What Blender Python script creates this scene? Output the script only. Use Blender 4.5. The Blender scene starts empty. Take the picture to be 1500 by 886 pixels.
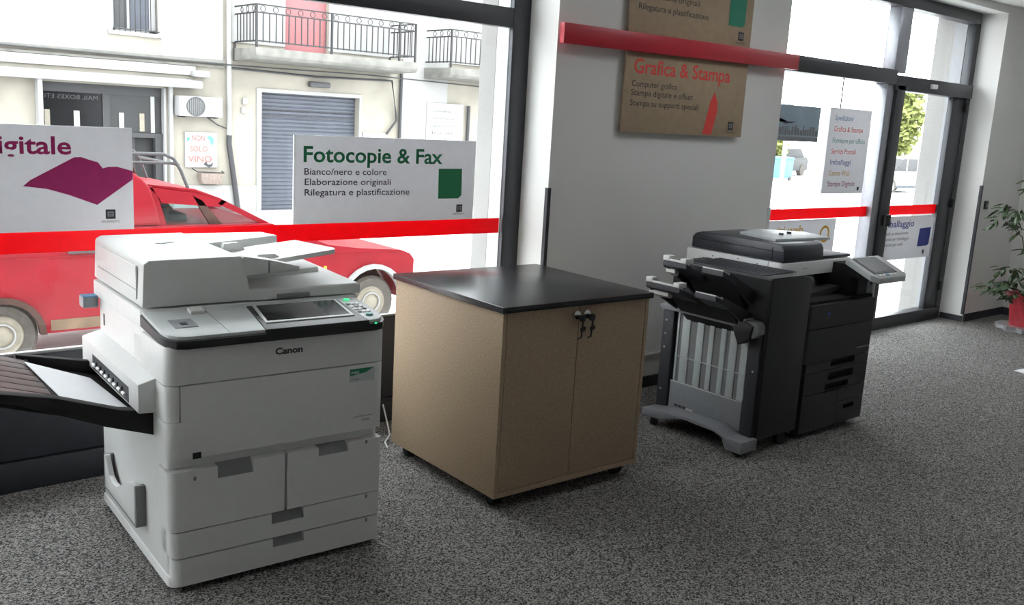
import bpy, bmesh, math, random
from mathutils import Vector, Matrix

# ------------------------------------------------------------------ camera, sky, lights, exposure
scene = bpy.context.scene
COL = scene.collection
rad = math.radians

cam_data = bpy.data.cameras.new('camera')
cam = bpy.data.objects.new('camera', cam_data)
COL.objects.link(cam)
cam_data.sensor_fit = 'HORIZONTAL'
cam_data.sensor_width = 36.0
cam_data.lens = 36.0 * 1369.3 / 1500.0
cam_data.clip_end = 400
cam_data.clip_start = 0.02
yaw, pitch, roll = rad(40.344), rad(11.181), rad(-3.281)
fwd = Vector((math.sin(yaw) * math.cos(pitch), math.cos(yaw) * math.cos(pitch), -math.sin(pitch)))
rgt0 = Vector((math.cos(yaw), -math.sin(yaw), 0))
dwn0 = fwd.cross(rgt0)
rgt = rgt0 * math.cos(roll) + dwn0 * math.sin(roll)
dwn = -rgt0 * math.sin(roll) + dwn0 * math.cos(roll)
up = -dwn
cam.matrix_world = Matrix((
    (rgt.x, up.x, -fwd.x, 0.0),
    (rgt.y, up.y, -fwd.y, 0.0),
    (rgt.z, up.z, -fwd.z, 1.5),
    (0, 0, 0, 1)))
scene.camera = cam

world = bpy.data.worlds.new('overcast_sky')
scene.world = world
world.use_nodes = True
bg = world.node_tree.nodes['Background']
bg.inputs['Color'].default_value = (0.94, 0.97, 1.0, 1)
bg.inputs['Strength'].default_value = 8.0

scene.view_settings.view_transform = 'Standard'
scene.view_settings.look = 'None'
scene.view_settings.gamma = 1.0
scene.view_settings.exposure = 0.0
scene.view_settings.use_curve_mapping = False
scene.cycles.max_bounces = 12
scene.cycles.diffuse_bounces = 6
scene.cycles.transparent_max_bounces = 16
scene.cycles.use_denoising = True
scene.cycles.sample_clamp_indirect = 8.0

random.seed(7)

# ------------------------------------------------------------------ materials
MATS = {}


def mat(name, col, rough=0.5, metal=0.0, var=0.06, scale=30.0, bump=0.0, bscale=200.0, spec=0.5, transl=0.0, emit=0.0):
    if name in MATS:
        return MATS[name]
    m = bpy.data.materials.new(name)
    m.use_nodes = True
    nt = m.node_tree
    b = nt.nodes['Principled BSDF']
    b.inputs['Roughness'].default_value = rough
    b.inputs['Metallic'].default_value = metal
    b.inputs['Specular IOR Level'].default_value = spec
    tc = nt.nodes.new('ShaderNodeTexCoord')
    nz = nt.nodes.new('ShaderNodeTexNoise')
    nz.inputs['Scale'].default_value = scale
    nz.inputs['Detail'].default_value = 4
    nt.links.new(tc.outputs['Object'], nz.inputs['Vector'])
    rp = nt.nodes.new('ShaderNodeValToRGB')
    rp.color_ramp.elements[0].position = 0.3
    rp.color_ramp.elements[1].position = 0.7
    lo = [max(0, c * (1 - var)) for c in col]
    hi = [min(1, c * (1 + var)) for c in col]
    rp.color_ramp.elements[0].color = (*lo, 1)
    rp.color_ramp.elements[1].color = (*hi, 1)
    nt.links.new(nz.outputs['Fac'], rp.inputs['Fac'])
    nt.links.new(rp.outputs['Color'], b.inputs['Base Color'])
    if bump > 0:
        n2 = nt.nodes.new('ShaderNodeTexNoise')
        n2.inputs['Scale'].default_value = bscale
        nt.links.new(tc.outputs['Object'], n2.inputs['Vector'])
        bp = nt.nodes.new('ShaderNodeBump')
        bp.inputs['Strength'].default_value = bump
        bp.inputs['Distance'].default_value = 0.01
        nt.links.new(n2.outputs['Fac'], bp.inputs['Height'])
        nt.links.new(bp.outputs['Normal'], b.inputs['Normal'])
    if emit > 0:
        b.inputs['Emission Color'].default_value = (*col, 1)
        b.inputs['Emission Strength'].default_value = emit
    if transl > 0:
        out = nt.nodes['Material Output']
        tr = nt.nodes.new('ShaderNodeBsdfTranslucent')
        nt.links.new(rp.outputs['Color'], tr.inputs['Color'])
        mx = nt.nodes.new('ShaderNodeMixShader')
        mx.inputs['Fac'].default_value = transl
        nt.links.new(b.outputs['BSDF'], mx.inputs[1])
        nt.links.new(tr.outputs['BSDF'], mx.inputs[2])
        nt.links.new(mx.outputs['Shader'], out.inputs['Surface'])
    MATS[name] = m
    return m


def glass_mat(name, tint=(0.97, 0.985, 0.98), ior=1.3):
    m = bpy.data.materials.new(name)
    m.use_nodes = True
    nt = m.node_tree
    nt.nodes.remove(nt.nodes['Principled BSDF'])
    out = nt.nodes['Material Output']
    t = nt.nodes.new('ShaderNodeBsdfTransparent')
    t.inputs['Color'].default_value = (*tint, 1)
    g = nt.nodes.new('ShaderNodeBsdfGlossy')
    g.inputs['Roughness'].default_value = 0.02
    lw = nt.nodes.new('ShaderNodeLayerWeight')
    pw = nt.nodes.new('ShaderNodeMath')
    pw.operation = 'POWER'
    pw.inputs[1].default_value = 5.0
    nt.links.new(lw.outputs['Facing'], pw.inputs[0])
    f = nt.nodes.new('ShaderNodeMath')
    f.operation = 'MULTIPLY_ADD'
    f.inputs[1].default_value = 0.6
    f.inputs[2].default_value = (ior - 1) ** 2 / (ior + 1) ** 2
    nt.links.new(pw.outputs[0], f.inputs[0])
    mx = nt.nodes.new('ShaderNodeMixShader')
    nt.links.new(f.outputs[0], mx.inputs['Fac'])
    nt.links.new(t.outputs['BSDF'], mx.inputs[1])
    nt.links.new(g.outputs['BSDF'], mx.inputs[2])
    nt.links.new(mx.outputs['Shader'], out.inputs['Surface'])
    MATS[name] = m
    return m


def carpet_mat():
    m = bpy.data.materials.new('carpet')
    m.use_nodes = True
    nt = m.node_tree
    b = nt.nodes['Principled BSDF']
    b.inputs['Roughness'].default_value = 0.95
    b.inputs['Specular IOR Level'].default_value = 0.1
    tc = nt.nodes.new('ShaderNodeTexCoord')
    n1 = nt.nodes.new('ShaderNodeTexVoronoi')
    n1.inputs['Scale'].default_value = 210
    sp = nt.nodes.new('ShaderNodeSeparateColor')
    n2 = nt.nodes.new('ShaderNodeTexNoise')
    n2.inputs['Scale'].default_value = 3
    rp = nt.nodes.new('ShaderNodeValToRGB')
    e = rp.color_ramp.elements
    e[0].position, e[0].color = 0.15, (0.045, 0.044, 0.042, 1)
    e[1].position, e[1].color = 1.0, (0.46, 0.45, 0.43, 1)
    mx = nt.nodes.new('ShaderNodeMix')
    mx.data_type = 'RGBA'
    mx.blend_type = 'MULTIPLY'
    mx.inputs['Factor'].default_value = 0.25
    nt.links.new(tc.outputs['Object'], n1.inputs['Vector'])
    nt.links.new(tc.outputs['Object'], n2.inputs['Vector'])
    nt.links.new(n1.outputs['Color'], sp.inputs['Color'])
    nt.links.new(sp.outputs['Red'], rp.inputs['Fac'])
    nt.links.new(rp.outputs['Color'], mx.inputs['A'])
    nt.links.new(n2.outputs['Fac'], mx.inputs['B'])
    nt.links.new(mx.outputs['Result'], b.inputs['Base Color'])
    bp = nt.nodes.new('ShaderNodeBump')
    bp.inputs['Strength'].default_value = 0.3
    bp.inputs['Distance'].default_value = 0.004
    nt.links.new(n1.outputs['Distance'], bp.inputs['Height'])
    nt.links.new(bp.outputs['Normal'], b.inputs['Normal'])
    return m


def chip_mat():
    # fine speckled particle board
    m = bpy.data.materials.new('beige_board')
    m.use_nodes = True
    nt = m.node_tree
    b = nt.nodes['Principled BSDF']
    b.inputs['Roughness'].default_value = 0.55
    b.inputs['Specular IOR Level'].default_value = 0.3
    tc = nt.nodes.new('ShaderNodeTexCoord')
    n1 = nt.nodes.new('ShaderNodeTexNoise')
    n1.inputs['Scale'].default_value = 160
    n1.inputs['Detail'].default_value = 2
    rp = nt.nodes.new('ShaderNodeValToRGB')
    e = rp.color_ramp.elements
    e[0].position, e[0].color = 0.3, (0.34, 0.252, 0.168, 1)
    e[1].position, e[1].color = 0.72, (0.49, 0.378, 0.262, 1)
    nt.links.new(tc.outputs['Object'], n1.inputs['Vector'])
    nt.links.new(n1.outputs['Fac'], rp.inputs['Fac'])
    nt.links.new(rp.outputs['Color'], b.inputs['Base Color'])
    return m


CARPET = carpet_mat()
BOARD = chip_mat()
GLASS = glass_mat('window_glass')
CARGLASS = glass_mat('car_glass', (0.80, 0.86, 0.86), 1.35)
WALL = mat('wall_paint', (0.82, 0.82, 0.80), 0.85, var=0.02, scale=3, bump=0.05, bscale=90)
CEIL = mat('ceiling_paint', (0.80, 0.80, 0.79), 0.9, var=0.02, scale=4)
FRAME = mat('anthracite_aluminium', (0.055, 0.058, 0.066), 0.38, 0.35, var=0.05)
FRAMEL = mat('grey_aluminium', (0.30, 0.31, 0.34), 0.35, 0.5, var=0.05)
PANEL = mat('dark_panel', (0.035, 0.037, 0.045), 0.55, var=0.08)
BLACK = mat('black_plastic', (0.018, 0.018, 0.02), 0.42, var=0.1)
MATTE = mat('black_matt', (0.012, 0.012, 0.013), 0.8, var=0.1)
DARK = mat('charcoal_plastic', (0.030, 0.030, 0.033), 0.5, var=0.06)
NAVY = mat('dark_slate_plastic', (0.035, 0.037, 0.05), 0.35, var=0.06)
MIDG = mat('mid_grey_plastic', (0.26, 0.27, 0.29), 0.45, var=0.05)
LGREY = mat('light_grey_plastic', (0.52, 0.56, 0.57), 0.45, var=0.04)
OFFW = mat('offwhite_plastic', (0.70, 0.71, 0.70), 0.42, var=0.02)
WHITE = mat('white_plastic', (0.84, 0.85, 0.85), 0.4, var=0.02)
PGREY = mat('grip_grey', (0.22, 0.225, 0.23), 0.5, var=0.03)
PANELW = mat('panel_grey', (0.50, 0.53, 0.53), 0.4, var=0.03)
SCREEN = mat('screen_glass', (0.008, 0.008, 0.009), 0.08, var=0.1)
SCREENG = mat('grey_screen_glass', (0.16, 0.165, 0.17), 0.15, var=0.05)
PAPER = mat('paper', (0.88, 0.90, 0.93), 0.8, var=0.02)
TOPBLK = mat('black_laminate', (0.014, 0.014, 0.016), 0.26, var=0.08, scale=60)
CHROME = mat('chrome', (0.65, 0.65, 0.66), 0.2, 1.0, var=0.04)
REDV = mat('red_vinyl', (0.72, 0.004, 0.022), 0.4, var=0.03, transl=0.55)
REDB = mat('red_bar_paint', (0.50, 0.018, 0.035), 0.38, var=0.05)
KRAFT = mat('kraft_board', (0.40, 0.305, 0.205), 0.8, var=0.06, scale=25)
SIGNB = mat('white_sign_board', (0.74, 0.74, 0.76), 0.6, var=0.02, transl=0.27)
INK = mat('dark_ink', (0.03, 0.03, 0.035), 0.6)
GREENI = mat('green_ink', (0.012, 0.20, 0.085), 0.6)
GREENS = mat('teal_green_ink', (0.02, 0.24, 0.15), 0.6)
MAGI = mat('magenta_ink', (0.38, 0.008, 0.13), 0.6)
SALM = mat('salmon_ink', (0.80, 0.07, 0.06), 0.6)
BLUEI = mat('blue_ink', (0.05, 0.07, 0.36), 0.6)
SKYI = mat('light_blue_ink', (0.08, 0.24, 0.45), 0.6)
GOLDI = mat('gold_ink', (0.75, 0.42, 0.03), 0.6)
PURI = mat('purple_ink', (0.32, 0.03, 0.12), 0.6)
TEALI = mat('teal_ink', (0.05, 0.32, 0.30), 0.6)
LEDG = mat('green_led', (0.02, 0.75, 0.25), 0.4, emit=1.2)
PRINTB = mat('grey_blue_print', (0.36, 0.44, 0.50), 0.5, var=0.12, scale=6, transl=0.2)
# street
STUCCO = mat('stucco', (0.25, 0.232, 0.196), 0.9, var=0.17, scale=1.5, bump=0.2, bscale=40)
STUCCW = mat('pale_stucco', (0.273, 0.27, 0.264), 0.9, var=0.08, scale=1.2, bump=0.2, bscale=40)
CONC = mat('weathered_concrete', (0.149, 0.146, 0.133), 0.9, var=0.25, scale=4, bump=0.3, bscale=30)
ROADM = mat('pale_road', (0.66, 0.66, 0.65), 0.9, var=0.06, scale=2)
PAVE = mat('pale_paving', (0.66, 0.66, 0.65), 0.9, var=0.06, scale=3)
SHUT = mat('shutter_steel', (0.06, 0.066, 0.085), 0.55, 0.1, var=0.10, scale=5)
PINK = mat('faded_red_door', (0.27, 0.1, 0.105), 0.7, var=0.06)
IRON = mat('iron_railing', (0.014, 0.014, 0.016), 0.6, var=0.1)
SHOPG = mat('dark_shop_glass', (0.008, 0.008, 0.009), 0.15, spec=0.15, var=0.2, scale=3)
SHOPD = mat('dark_shop_interior', (0.004, 0.004, 0.005), 0.6, var=0.2)
SHOPM = mat('grey_shop_panel', (0.012, 0.012, 0.013), 0.5, var=0.15, scale=4)
EXTW = mat('white_metal', (0.279, 0.279, 0.279), 0.5, var=0.04)
EXTG = mat('vent_grey', (0.05, 0.05, 0.053), 0.6, var=0.1)
PIPEG = mat('pipe_grey', (0.028, 0.028, 0.031), 0.6, var=0.1)
VANR = mat('van_red', (0.211, 0.007, 0.014), 0.35, spec=0.18, var=0.10, scale=4)
VAND = mat('van_dusty_sill', (0.136, 0.087, 0.053), 0.8, var=0.3, scale=8)
VANRS = mat('rust', (0.05, 0.022, 0.015), 0.8, var=0.3, scale=10)
TYRE = mat('dusty_tyre', (0.081, 0.071, 0.062), 0.85, var=0.15, scale=20)
RIM = mat('cream_rim', (0.223, 0.198, 0.155), 0.5, var=0.12, scale=14)
LEAFY = mat('tree_leaf', (0.22, 0.25, 0.07), 0.7, var=0.4, scale=5)
BARK = mat('bark', (0.12, 0.09, 0.06), 0.9, var=0.2)
LEAF = mat('ficus_leaf', (0.05, 0.085, 0.035), 0.4, var=0.4, scale=12)
FOIL = mat('red_wrap', (0.55, 0.05, 0.07), 0.35, var=0.35, scale=9)
SILV = mat('silver_foil', (0.55, 0.56, 0.58), 0.3, 0.6, var=0.2)
BROWN = mat('brown_tray', (0.085, 0.055, 0.050), 0.5, var=0.12, scale=6)
BASKET = mat('wicker', (0.174, 0.136, 0.118), 0.8, var=0.3, scale=30)

# ------------------------------------------------------------------ mesh helpers


class MB:
    def __init__(self):
        self.bm = bmesh.new()

    def _merge(self, tmp):
        me = bpy.data.meshes.new('tmp')
        tmp.to_mesh(me)
        tmp.free()
        self.bm.from_mesh(me)
        bpy.data.meshes.remove(me)

    def box(self, x0, x1, y0, y1, z0, z1, bev=0.0, seg=2):
        t = bmesh.new()
        bmesh.ops.create_cube(t, size=1.0)
        for v in t.verts:
            v.co = Vector((x0 + (v.co.x + .5) * (x1 - x0), y0 + (v.co.y + .5) * (y1 - y0), z0 + (v.co.z + .5) * (z1 - z0)))
        if bev > 0:
            bmesh.ops.bevel(t, geom=t.edges[:], offset=bev, segments=seg, affect='EDGES', profile=0.5)
        bmesh.ops.recalc_face_normals(t, faces=t.faces[:])
        self._merge(t)
        return self

    def slab(self, poly, zb, zt, bev=0.0, seg=2):
        """polygon in xy, zb / zt numbers or functions of (x, y)"""
        f = lambda q, x, y: q(x, y) if callable(q) else q
        t = bmesh.new()
        lo = [t.verts.new((x, y, f(zb, x, y))) for x, y in poly]
        hi = [t.verts.new((x, y, f(zt, x, y))) for x, y in poly]
        n = len(poly)
        t.faces.new(lo[::-1])
        top = t.faces.new(hi)
        for i in range(n):
            t.faces.new((lo[i], lo[(i + 1) % n], hi[(i + 1) % n], hi[i]))
        bmesh.ops.recalc_face_normals(t, faces=t.faces[:])
        if bev > 0:
            bmesh.ops.bevel(t, geom=[e for e in top.edges], offset=bev, segments=seg, affect='EDGES', profile=0.5)
        self._merge(t)
        return self

    def prism(self, poly, axis, a, b, bev=0.0, seg=2):
        """polygon extruded along an axis; axis y: (x,z)  axis x: (y,z)  axis z: (x,y)"""
        def P(u, v, w):
            return {'y': (u, w, v), 'x': (w, u, v), 'z': (u, v, w)}[axis]
        t = bmesh.new()
        lo = [t.verts.new(P(u, v, a)) for u, v in poly]
        hi = [t.verts.new(P(u, v, b)) for u, v in poly]
        n = len(poly)
        t.faces.new(lo[::-1])
        t.faces.new(hi)
        for i in range(n):
            t.faces.new((lo[i], lo[(i + 1) % n], hi[(i + 1) % n], hi[i]))
        bmesh.ops.recalc_face_normals(t, faces=t.faces[:])
        if bev > 0:
            bmesh.ops.bevel(t, geom=t.edges[:], offset=bev, segments=seg, affect='EDGES', profile=0.5)
        self._merge(t)
        return self

    def rbox(self, x0, x1, y0, y1, z0, z1, r, corners='1111', bev=0.0, n=5):
        """box with rounded vertical corners; order front-left, front-right, back-right, back-left"""
        pts = []
        cs = [(x0, y0, 180), (x1, y0, 270), (x1, y1, 0), (x0, y1, 90)]
        for k, (cx, cy, a0) in enumerate(cs):
            if corners[k] == '0':
                pts.append((cx, cy))
                continue
            ox = cx + (r if cx == x0 else -r)
            oy = cy + (r if cy == y0 else -r)
            for i in range(n + 1):
                a = rad(a0 + 90 * i / n)
                pts.append((ox + r * math.cos(a), oy + r * math.sin(a)))
        return self.slab(pts, z0, z1, bev)

    def cyl(self, p0, p1, r, r2=None, seg=16):
        p0, p1 = Vector(p0), Vector(p1)
        d = p1 - p0
        t = bmesh.new()
        bmesh.ops.create_cone(t, cap_ends=True, cap_tris=False, segments=seg, radius1=r, radius2=r if r2 is None else r2, depth=d.length)
        M = Matrix.Translation((p0 + p1) / 2) @ d.to_track_quat('Z', 'Y').to_matrix().to_4x4()
        bmesh.ops.transform(t, matrix=M, verts=t.verts[:])
        self._merge(t)
        return self

    def ring(self, c, axis, r0, r1, w, seg=32):
        """flat ring (r0 inner, r1 outer, w thick) about an axis 'y' or 'z' or 'x'"""
        t = bmesh.new()
        rows = []
        for i in range(seg):
            a = 2 * math.pi * i / seg
            row = []
            for r, h in ((r0, -w / 2), (r1, -w / 2), (r1, w / 2), (r0, w / 2)):
                u, v = r * math.cos(a), r * math.sin(a)
                p = {'y': (u, h, v), 'z': (u, v, h), 'x': (h, u, v)}[axis]
                row.append(t.verts.new(Vector(c) + Vector(p)))
            rows.append(row)
        for i in range(seg):
            A, B = rows[i], rows[(i + 1) % seg]
            for k in range(4):
                t.faces.new((A[k], A[(k + 1) % 4], B[(k + 1) % 4], B[k]))
        bmesh.ops.recalc_face_normals(t, faces=t.faces[:])
        self._merge(t)
        return self

    def tube(self, pts, r, seg=8):
        pts = [Vector(p) for p in pts]
        t = bmesh.new()
        rings = []
        n = len(pts)
        ref = Vector((0, 0, 1))
        for i, p in enumerate(pts):
            d = (pts[min(i + 1, n - 1)] - pts[max(i - 1, 0)]).normalized()
            a = d.cross(ref)
            if a.length < 0.05:
                a = d.cross(Vector((1, 0, 0)))
            a.normalize()
            b = d.cross(a).normalized()
            rings.append([t.verts.new(p + r * (a * math.cos(2 * math.pi * k / seg) + b * math.sin(2 * math.pi * k / seg))) for k in range(seg)])
        for i in range(n - 1):
            for k in range(seg):
                t.faces.new((rings[i][k], rings[i][(k + 1) % seg], rings[i + 1][(k + 1) % seg], rings[i + 1][k]))
        t.faces.new(rings[0][::-1])
        t.faces.new(rings[-1])
        bmesh.ops.recalc_face_normals(t, faces=t.faces[:])
        self._merge(t)
        return self

    def lathe(self, prof, c=(0, 0, 0), seg=24):
        t = bmesh.new()
        rows = []
        for r, z in prof:
            rows.append([t.verts.new((c[0] + r * math.cos(2 * math.pi * k / seg), c[1] + r * math.sin(2 * math.pi * k / seg), c[2] + z)) for k in range(seg)])
        for i in range(len(rows) - 1):
            for k in range(seg):
                t.faces.new((rows[i][k], rows[i][(k + 1) % seg], rows[i + 1][(k + 1) % seg], rows[i + 1][k]))
        t.faces.new(rows[0][::-1])
        t.faces.new(rows[-1])
        bmesh.ops.recalc_face_normals(t, faces=t.faces[:])
        self._merge(t)
        return self

    def quad(self, *pts):
        self.bm.faces.new([self.bm.verts.new(p) for p in pts])
        return self

    def build(self, name, m, parent=None, label=None, smooth=True, loc=None, rot=None, kind=None):
        me = bpy.data.meshes.new(name)
        self.bm.to_mesh(me)
        self.bm.free()
        me.materials.append(m)
        if smooth:
            me.polygons.foreach_set('use_smooth', [True] * len(me.polygons))
            me.set_sharp_from_angle(angle=rad(32))
        o = bpy.data.objects.new(name, me)
        COL.objects.link(o)
        if parent:
            o.parent = parent
        if loc:
            o.location = loc
        if rot:
            o.rotation_euler = rot
        if label:
            o['label'] = label
        if kind:
            o['kind'] = kind
        return o


def thing(name, label, cat, loc=(0, 0, 0), rz=0.0, group=None):
    o = bpy.data.objects.new(name, None)
    COL.objects.link(o)
    o.location = loc
    o.rotation_euler = (0, 0, rz)
    o.empty_display_size = 0.1
    o['label'] = label
    o['category'] = cat
    if group:
        o['group'] = group
    return o


def tag(o, label, cat, group=None):
    o['label'] = label
    o['category'] = cat
    if group:
        o['group'] = group
    return o


def struct(name, loc=(0, 0, 0)):
    o = bpy.data.objects.new(name, None)
    COL.objects.link(o)
    o.location = loc
    o['kind'] = 'structure'
    return o


def box(name, m, parent, x0, x1, y0, y1, z0, z1, bev=0.0, label=None, kind=None):
    return MB().box(x0, x1, y0, y1, z0, z1, bev).build(name, m, parent, label, kind=kind)


def text_mesh(body, extrude=0.0, bold=0.0):
    cu = bpy.data.curves.new('lettering', 'FONT')
    cu.body = body
    cu.size = 1.0
    cu.extrude = extrude
    cu.offset = bold
    cu.resolution_u = 3
    ob = bpy.data.objects.new('lettering', cu)
    COL.objects.link(ob)
    bpy.context.view_layer.update()
    dg = bpy.context.evaluated_depsgraph_get()
    me = bpy.data.meshes.new_from_object(ob.evaluated_get(dg))
    bpy.data.objects.remove(ob)
    bpy.data.curves.remove(cu)
    return me


CAP = 0.729


def lettering(body, x0, zb, width, cap, y, m, parent, mirror=False, bold=0.0, name='lettering', label=None, yaw=0.0):
    """text in an xz plane facing -y; left edge x0, baseline zb"""
    me = text_mesh(body, bold=bold)
    xs = [v.co.x for v in me.vertices]
    lo, hi = min(xs), max(xs)
    sx = width / (hi - lo)
    sz = cap / CAP
    for v in me.vertices:
        u = (v.co.x - lo) * sx
        if mirror:
            u = width - u
        v.co = Vector((x0 + u, y, zb + v.co.y * sz))
    me.materials.clear()
    me.materials.append(m)
    o = bpy.data.objects.new(name, me)
    COL.objects.link(o)
    if parent:
        o.parent = parent
    if label:
        o['label'] = label
    return o


def logo(xc, zc, s, y, parent):
    """square dark emblem with a pale rounded box in it and a line of small capitals below"""
    e = MB().box(xc - s, xc + s, y - 0.0008, y, zc - s, zc + s).build('emblem', INK, parent)
    b = MB()
    b.box(xc - s * .62, xc + s * .62, y - 0.0014, y - 0.0008, zc - s * .5, zc + s * .55)
    b.build('emblem_box', MIDG, e)
    b = MB()
    b.box(xc - s * .4, xc + s * .4, y - 0.0018, y - 0.0014, zc + s * .1, zc + s * .3)
    b.box(xc - s * .4, xc + s * .4, y - 0.0018, y - 0.0014, zc - s * .28, zc - s * .12)
    b.build('emblem_bar', INK, e)
    lettering('MAIL BOXES ETC.', xc - s * 1.9, zc - s * 1.75, s * 3.8, s * .45, y - 0.0006, INK, parent)


# ------------------------------------------------------------------ the room
YW, YG = 3.507, 3.74           # wall face, glass plane
CEILZ = 2.60
XL, XR, YB = -2.6, 8.82, -3.6
floor = box('floor', CARPET, None, XL - .2, XR + .2, YB - .2, YG - 0.002, -0.12, 0.0)
floor['kind'] = 'structure'
ceiling = box('ceiling', CEIL, None, XL - .2, XR + .2, YB - .2, YG + .3, CEILZ, CEILZ + .12)
ceiling['kind'] = 'structure'


def wall(name, *a, m=WALL):
    o = box(name, m, None, *a)
    o['kind'] = 'structure'
    return o


wall('wall_front_pier', 3.174, 5.08, YW, 3.84, 0, CEILZ)
wall('wall_front_corner', 8.045, XR + .2, YW, 3.80, 0, CEILZ)
wall('wall_front_lintel', XL, 3.174, YW, 3.80, 2.52, CEILZ)
wall('wall_front_head', 5.08, 8.045, YW, 3.80, 2.545, CEILZ)
wall('wall_right', XR, XR + .2, YB, YW, 0, CEILZ)
wall('wall_left', XL - .2, XL, YB, 3.80, 0, CEILZ)
wall('wall_back', XL - .2, XR + .2, YB - .2, YB, 0, CEILZ)
# baseboards
for nm, a in (('baseboard_pier', (3.174, 5.08, YW - .012, YW, 0, .065)), ('baseboard_corner', (8.06, XR, YW - .012, YW, 0, .065)),
              ('baseboard_right', (XR - .012, XR, YB, YW - .012, 0, .065)), ('baseboard_reveal', (8.033, 8.045, YW, 3.70, 0, .05))):
    o = box(nm, PANEL, None, *a)
    o['kind'] = 'structure'
# dark corner guards and cable raceway
for k, (x0, x1) in enumerate(((3.168, 3.19), (8.035, 8.057))):
    o = box('trim_%d' % (k + 1), PANEL, None, x0, x1, YW - .006, YW + .016, .065 if k else .065, 1.163)
    o['kind'] = 'structure'
o = box('trim_3', OFFW, None, 3.2, 5.06, YW - .014, YW, .185, .203, .003)
o['kind'] = 'structure'
o = box('trim_4', OFFW, None, 5.056, 5.086, YW - .004, YW + .02, .065, 1.03)
o['kind'] = 'structure'
# right-hand frame of the opening: white reveal
# left shop window
w1 = struct('window_1')
box('frame', FRAME, w1, 3.062, 3.174, 3.715, 3.745, .02, 2.52, .004)
box('outer_jamb', LGREY, w1, 3.062, 3.10, 3.746, 3.84, .54, 2.52, .002, label='light grey outer side of the window post')
box('rail', FRAME, w1, XL, 3.062, 3.715, 3.765, 1.935, 2.03, .004)
box('rail', FRAME, w1, XL, 3.062, 3.715, 3.765, 2.44, 2.52, .004)
box('pane', GLASS, w1, XL, 3.062, 3.738, 3.744, .55, 1.935)
box('pane', GLASS, w1, XL, 3.062, 3.738, 3.744, 2.03, 2.44)
for k in range(6):
    xa = XL + k * .944
    xb = min(xa + .936, 3.06)
    box('panel', PANEL, w1, xa, xb, 3.735, 3.78, .122, .53, .004)
box('kick_panel', PANEL, w1, XL, 3.06, 3.722, 3.78, 0, .116, .004)
box('sill', EXTW, w1, XL, 3.06, 3.725, 3.752, .531, .541, .002, label='pale sill edge under the glass')
MB().box(XL, 3.051, 3.7335, 3.7355, .911, .988).build('stripe', REDV, w1, 'red vinyl stripe across the glass')

# door unit on the right
d1 = struct('door_1')
box('frame', FRAME, d1, 7.965, 8.045, 3.71, 3.78, 0, 2.545, .004)
box('frame', FRAME, d1, 5.08, 7.98, 3.68, 3.80, 2.46, 2.545, .004)
box('frame', FRAME, d1, 5.08, 5.14, 3.68, 3.80, 0, 2.46, .004)
box('mullion', FRAMEL, d1, 6.72, 6.89, 3.69, 3.79, 1.99, 2.46, .004)
box('transom', FRAME, d1, 5.14, 6.74, 3.67, 3.79, 1.90, 2.005, .004)
box('transom', FRAME, d1, 6.74, 7.98, 3.67, 3.79, 1.862, 1.97, .004)
box('mullion', FRAMEL, d1, 6.655, 6.752, 3.69, 3.79, .10, 1.90, .004)
box('mullion', FRAME, d1, 6.768, 6.885, 3.67, 3.79, .10, 1.90, .004)
box('door_leaf_frame', FRAME, d1, 7.755, 7.965, 3.715, 3.76, .10, 1.862, .004)
box('threshold', FRAME, d1, 5.14, 7.98, 3.69, 3.79, 0, .10, .004)
box('pane', GLASS, d1, 5.14, 6.655, 3.738, 3.744, .10, 1.90)
box('pane', GLASS, d1, 6.885, 7.755, 3.738, 3.744, .10, 1.862)
box('pane', GLASS, d1, 5.14, 6.72, 3.738, 3.744, 2.005, 2.46)
box('pane', GLASS, d1, 6.89, 7.98, 3.738, 3.744, 1.97, 2.46)
MB().box(5.14, 6.655, 3.7335, 3.7355, .911, .988).build('stripe', REDV, d1, 'red vinyl stripe across the left pane')
MB().box(6.885, 7.80, 3.7335, 3.7355, .911, .988).build('stripe', REDV, d1, 'red vinyl stripe across the door leaf')
box('lock', BLACK, d1, 6.79, 6.87, 3.64, 3.67, .84, .93, .006, label='black lock case')
box('closer', OFFW, d1, 7.25, 7.33, 3.645, 3.67, 1.90, 1.935, .004, label='small white door contact')
for z in (.96, .25, 1.75):
    box('hinge', BLACK, d1, 7.955, 7.985, 3.69, 3.712, z, z + .075, .004)
# wall behind glass outside: outer reveals
wall('trim_5', 8.0, 8.9, 3.80, 3.90, -.05, 2.9, m=MIDG)
wall('trim_6', 8.0, 8.9, 3.90, 4.06, -.05, 2.9, m=STUCCW)
wall('trim_7', 3.062, 5.10, 3.842, 3.97, -.6, 2.9, m=STUCCW)
wall('trim_8', XL - .2, 8.9, 3.80, 4.1, 2.56, 3.3, m=STUCCW)
wall('trim_9', XL - .2, 3.06, 3.79, 3.83, -.6, .46, m=STUCCW)

# fill light panels added out of view to brighten pier and door reveal
FILLM = mat('added_fill_glow', (0.95, 0.97, 1.0), 0.5, var=0.0, emit=7.5)
for nm, x, y in (('in front of the white pier', 4.3, 2.35), ('near the glass door', 7.0, 2.9)):
    t = thing('added_fill_panel', 'square white fill light panel added unseen ' + nm, 'fill light', (x, y, CEILZ - .012))
    b = MB()
    for a in ((-.3, .3, -.3, -.28), (-.3, .3, .28, .3), (-.3, -.28, -.28, .28), (.28, .3, -.28, .28)):
        b.box(*a, -.004, .012)
    b.build('frame', OFFW, t)
    box('added_fill_diffuser', FILLM, t, -.28, .28, -.28, .28, -.002, .012)

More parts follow.
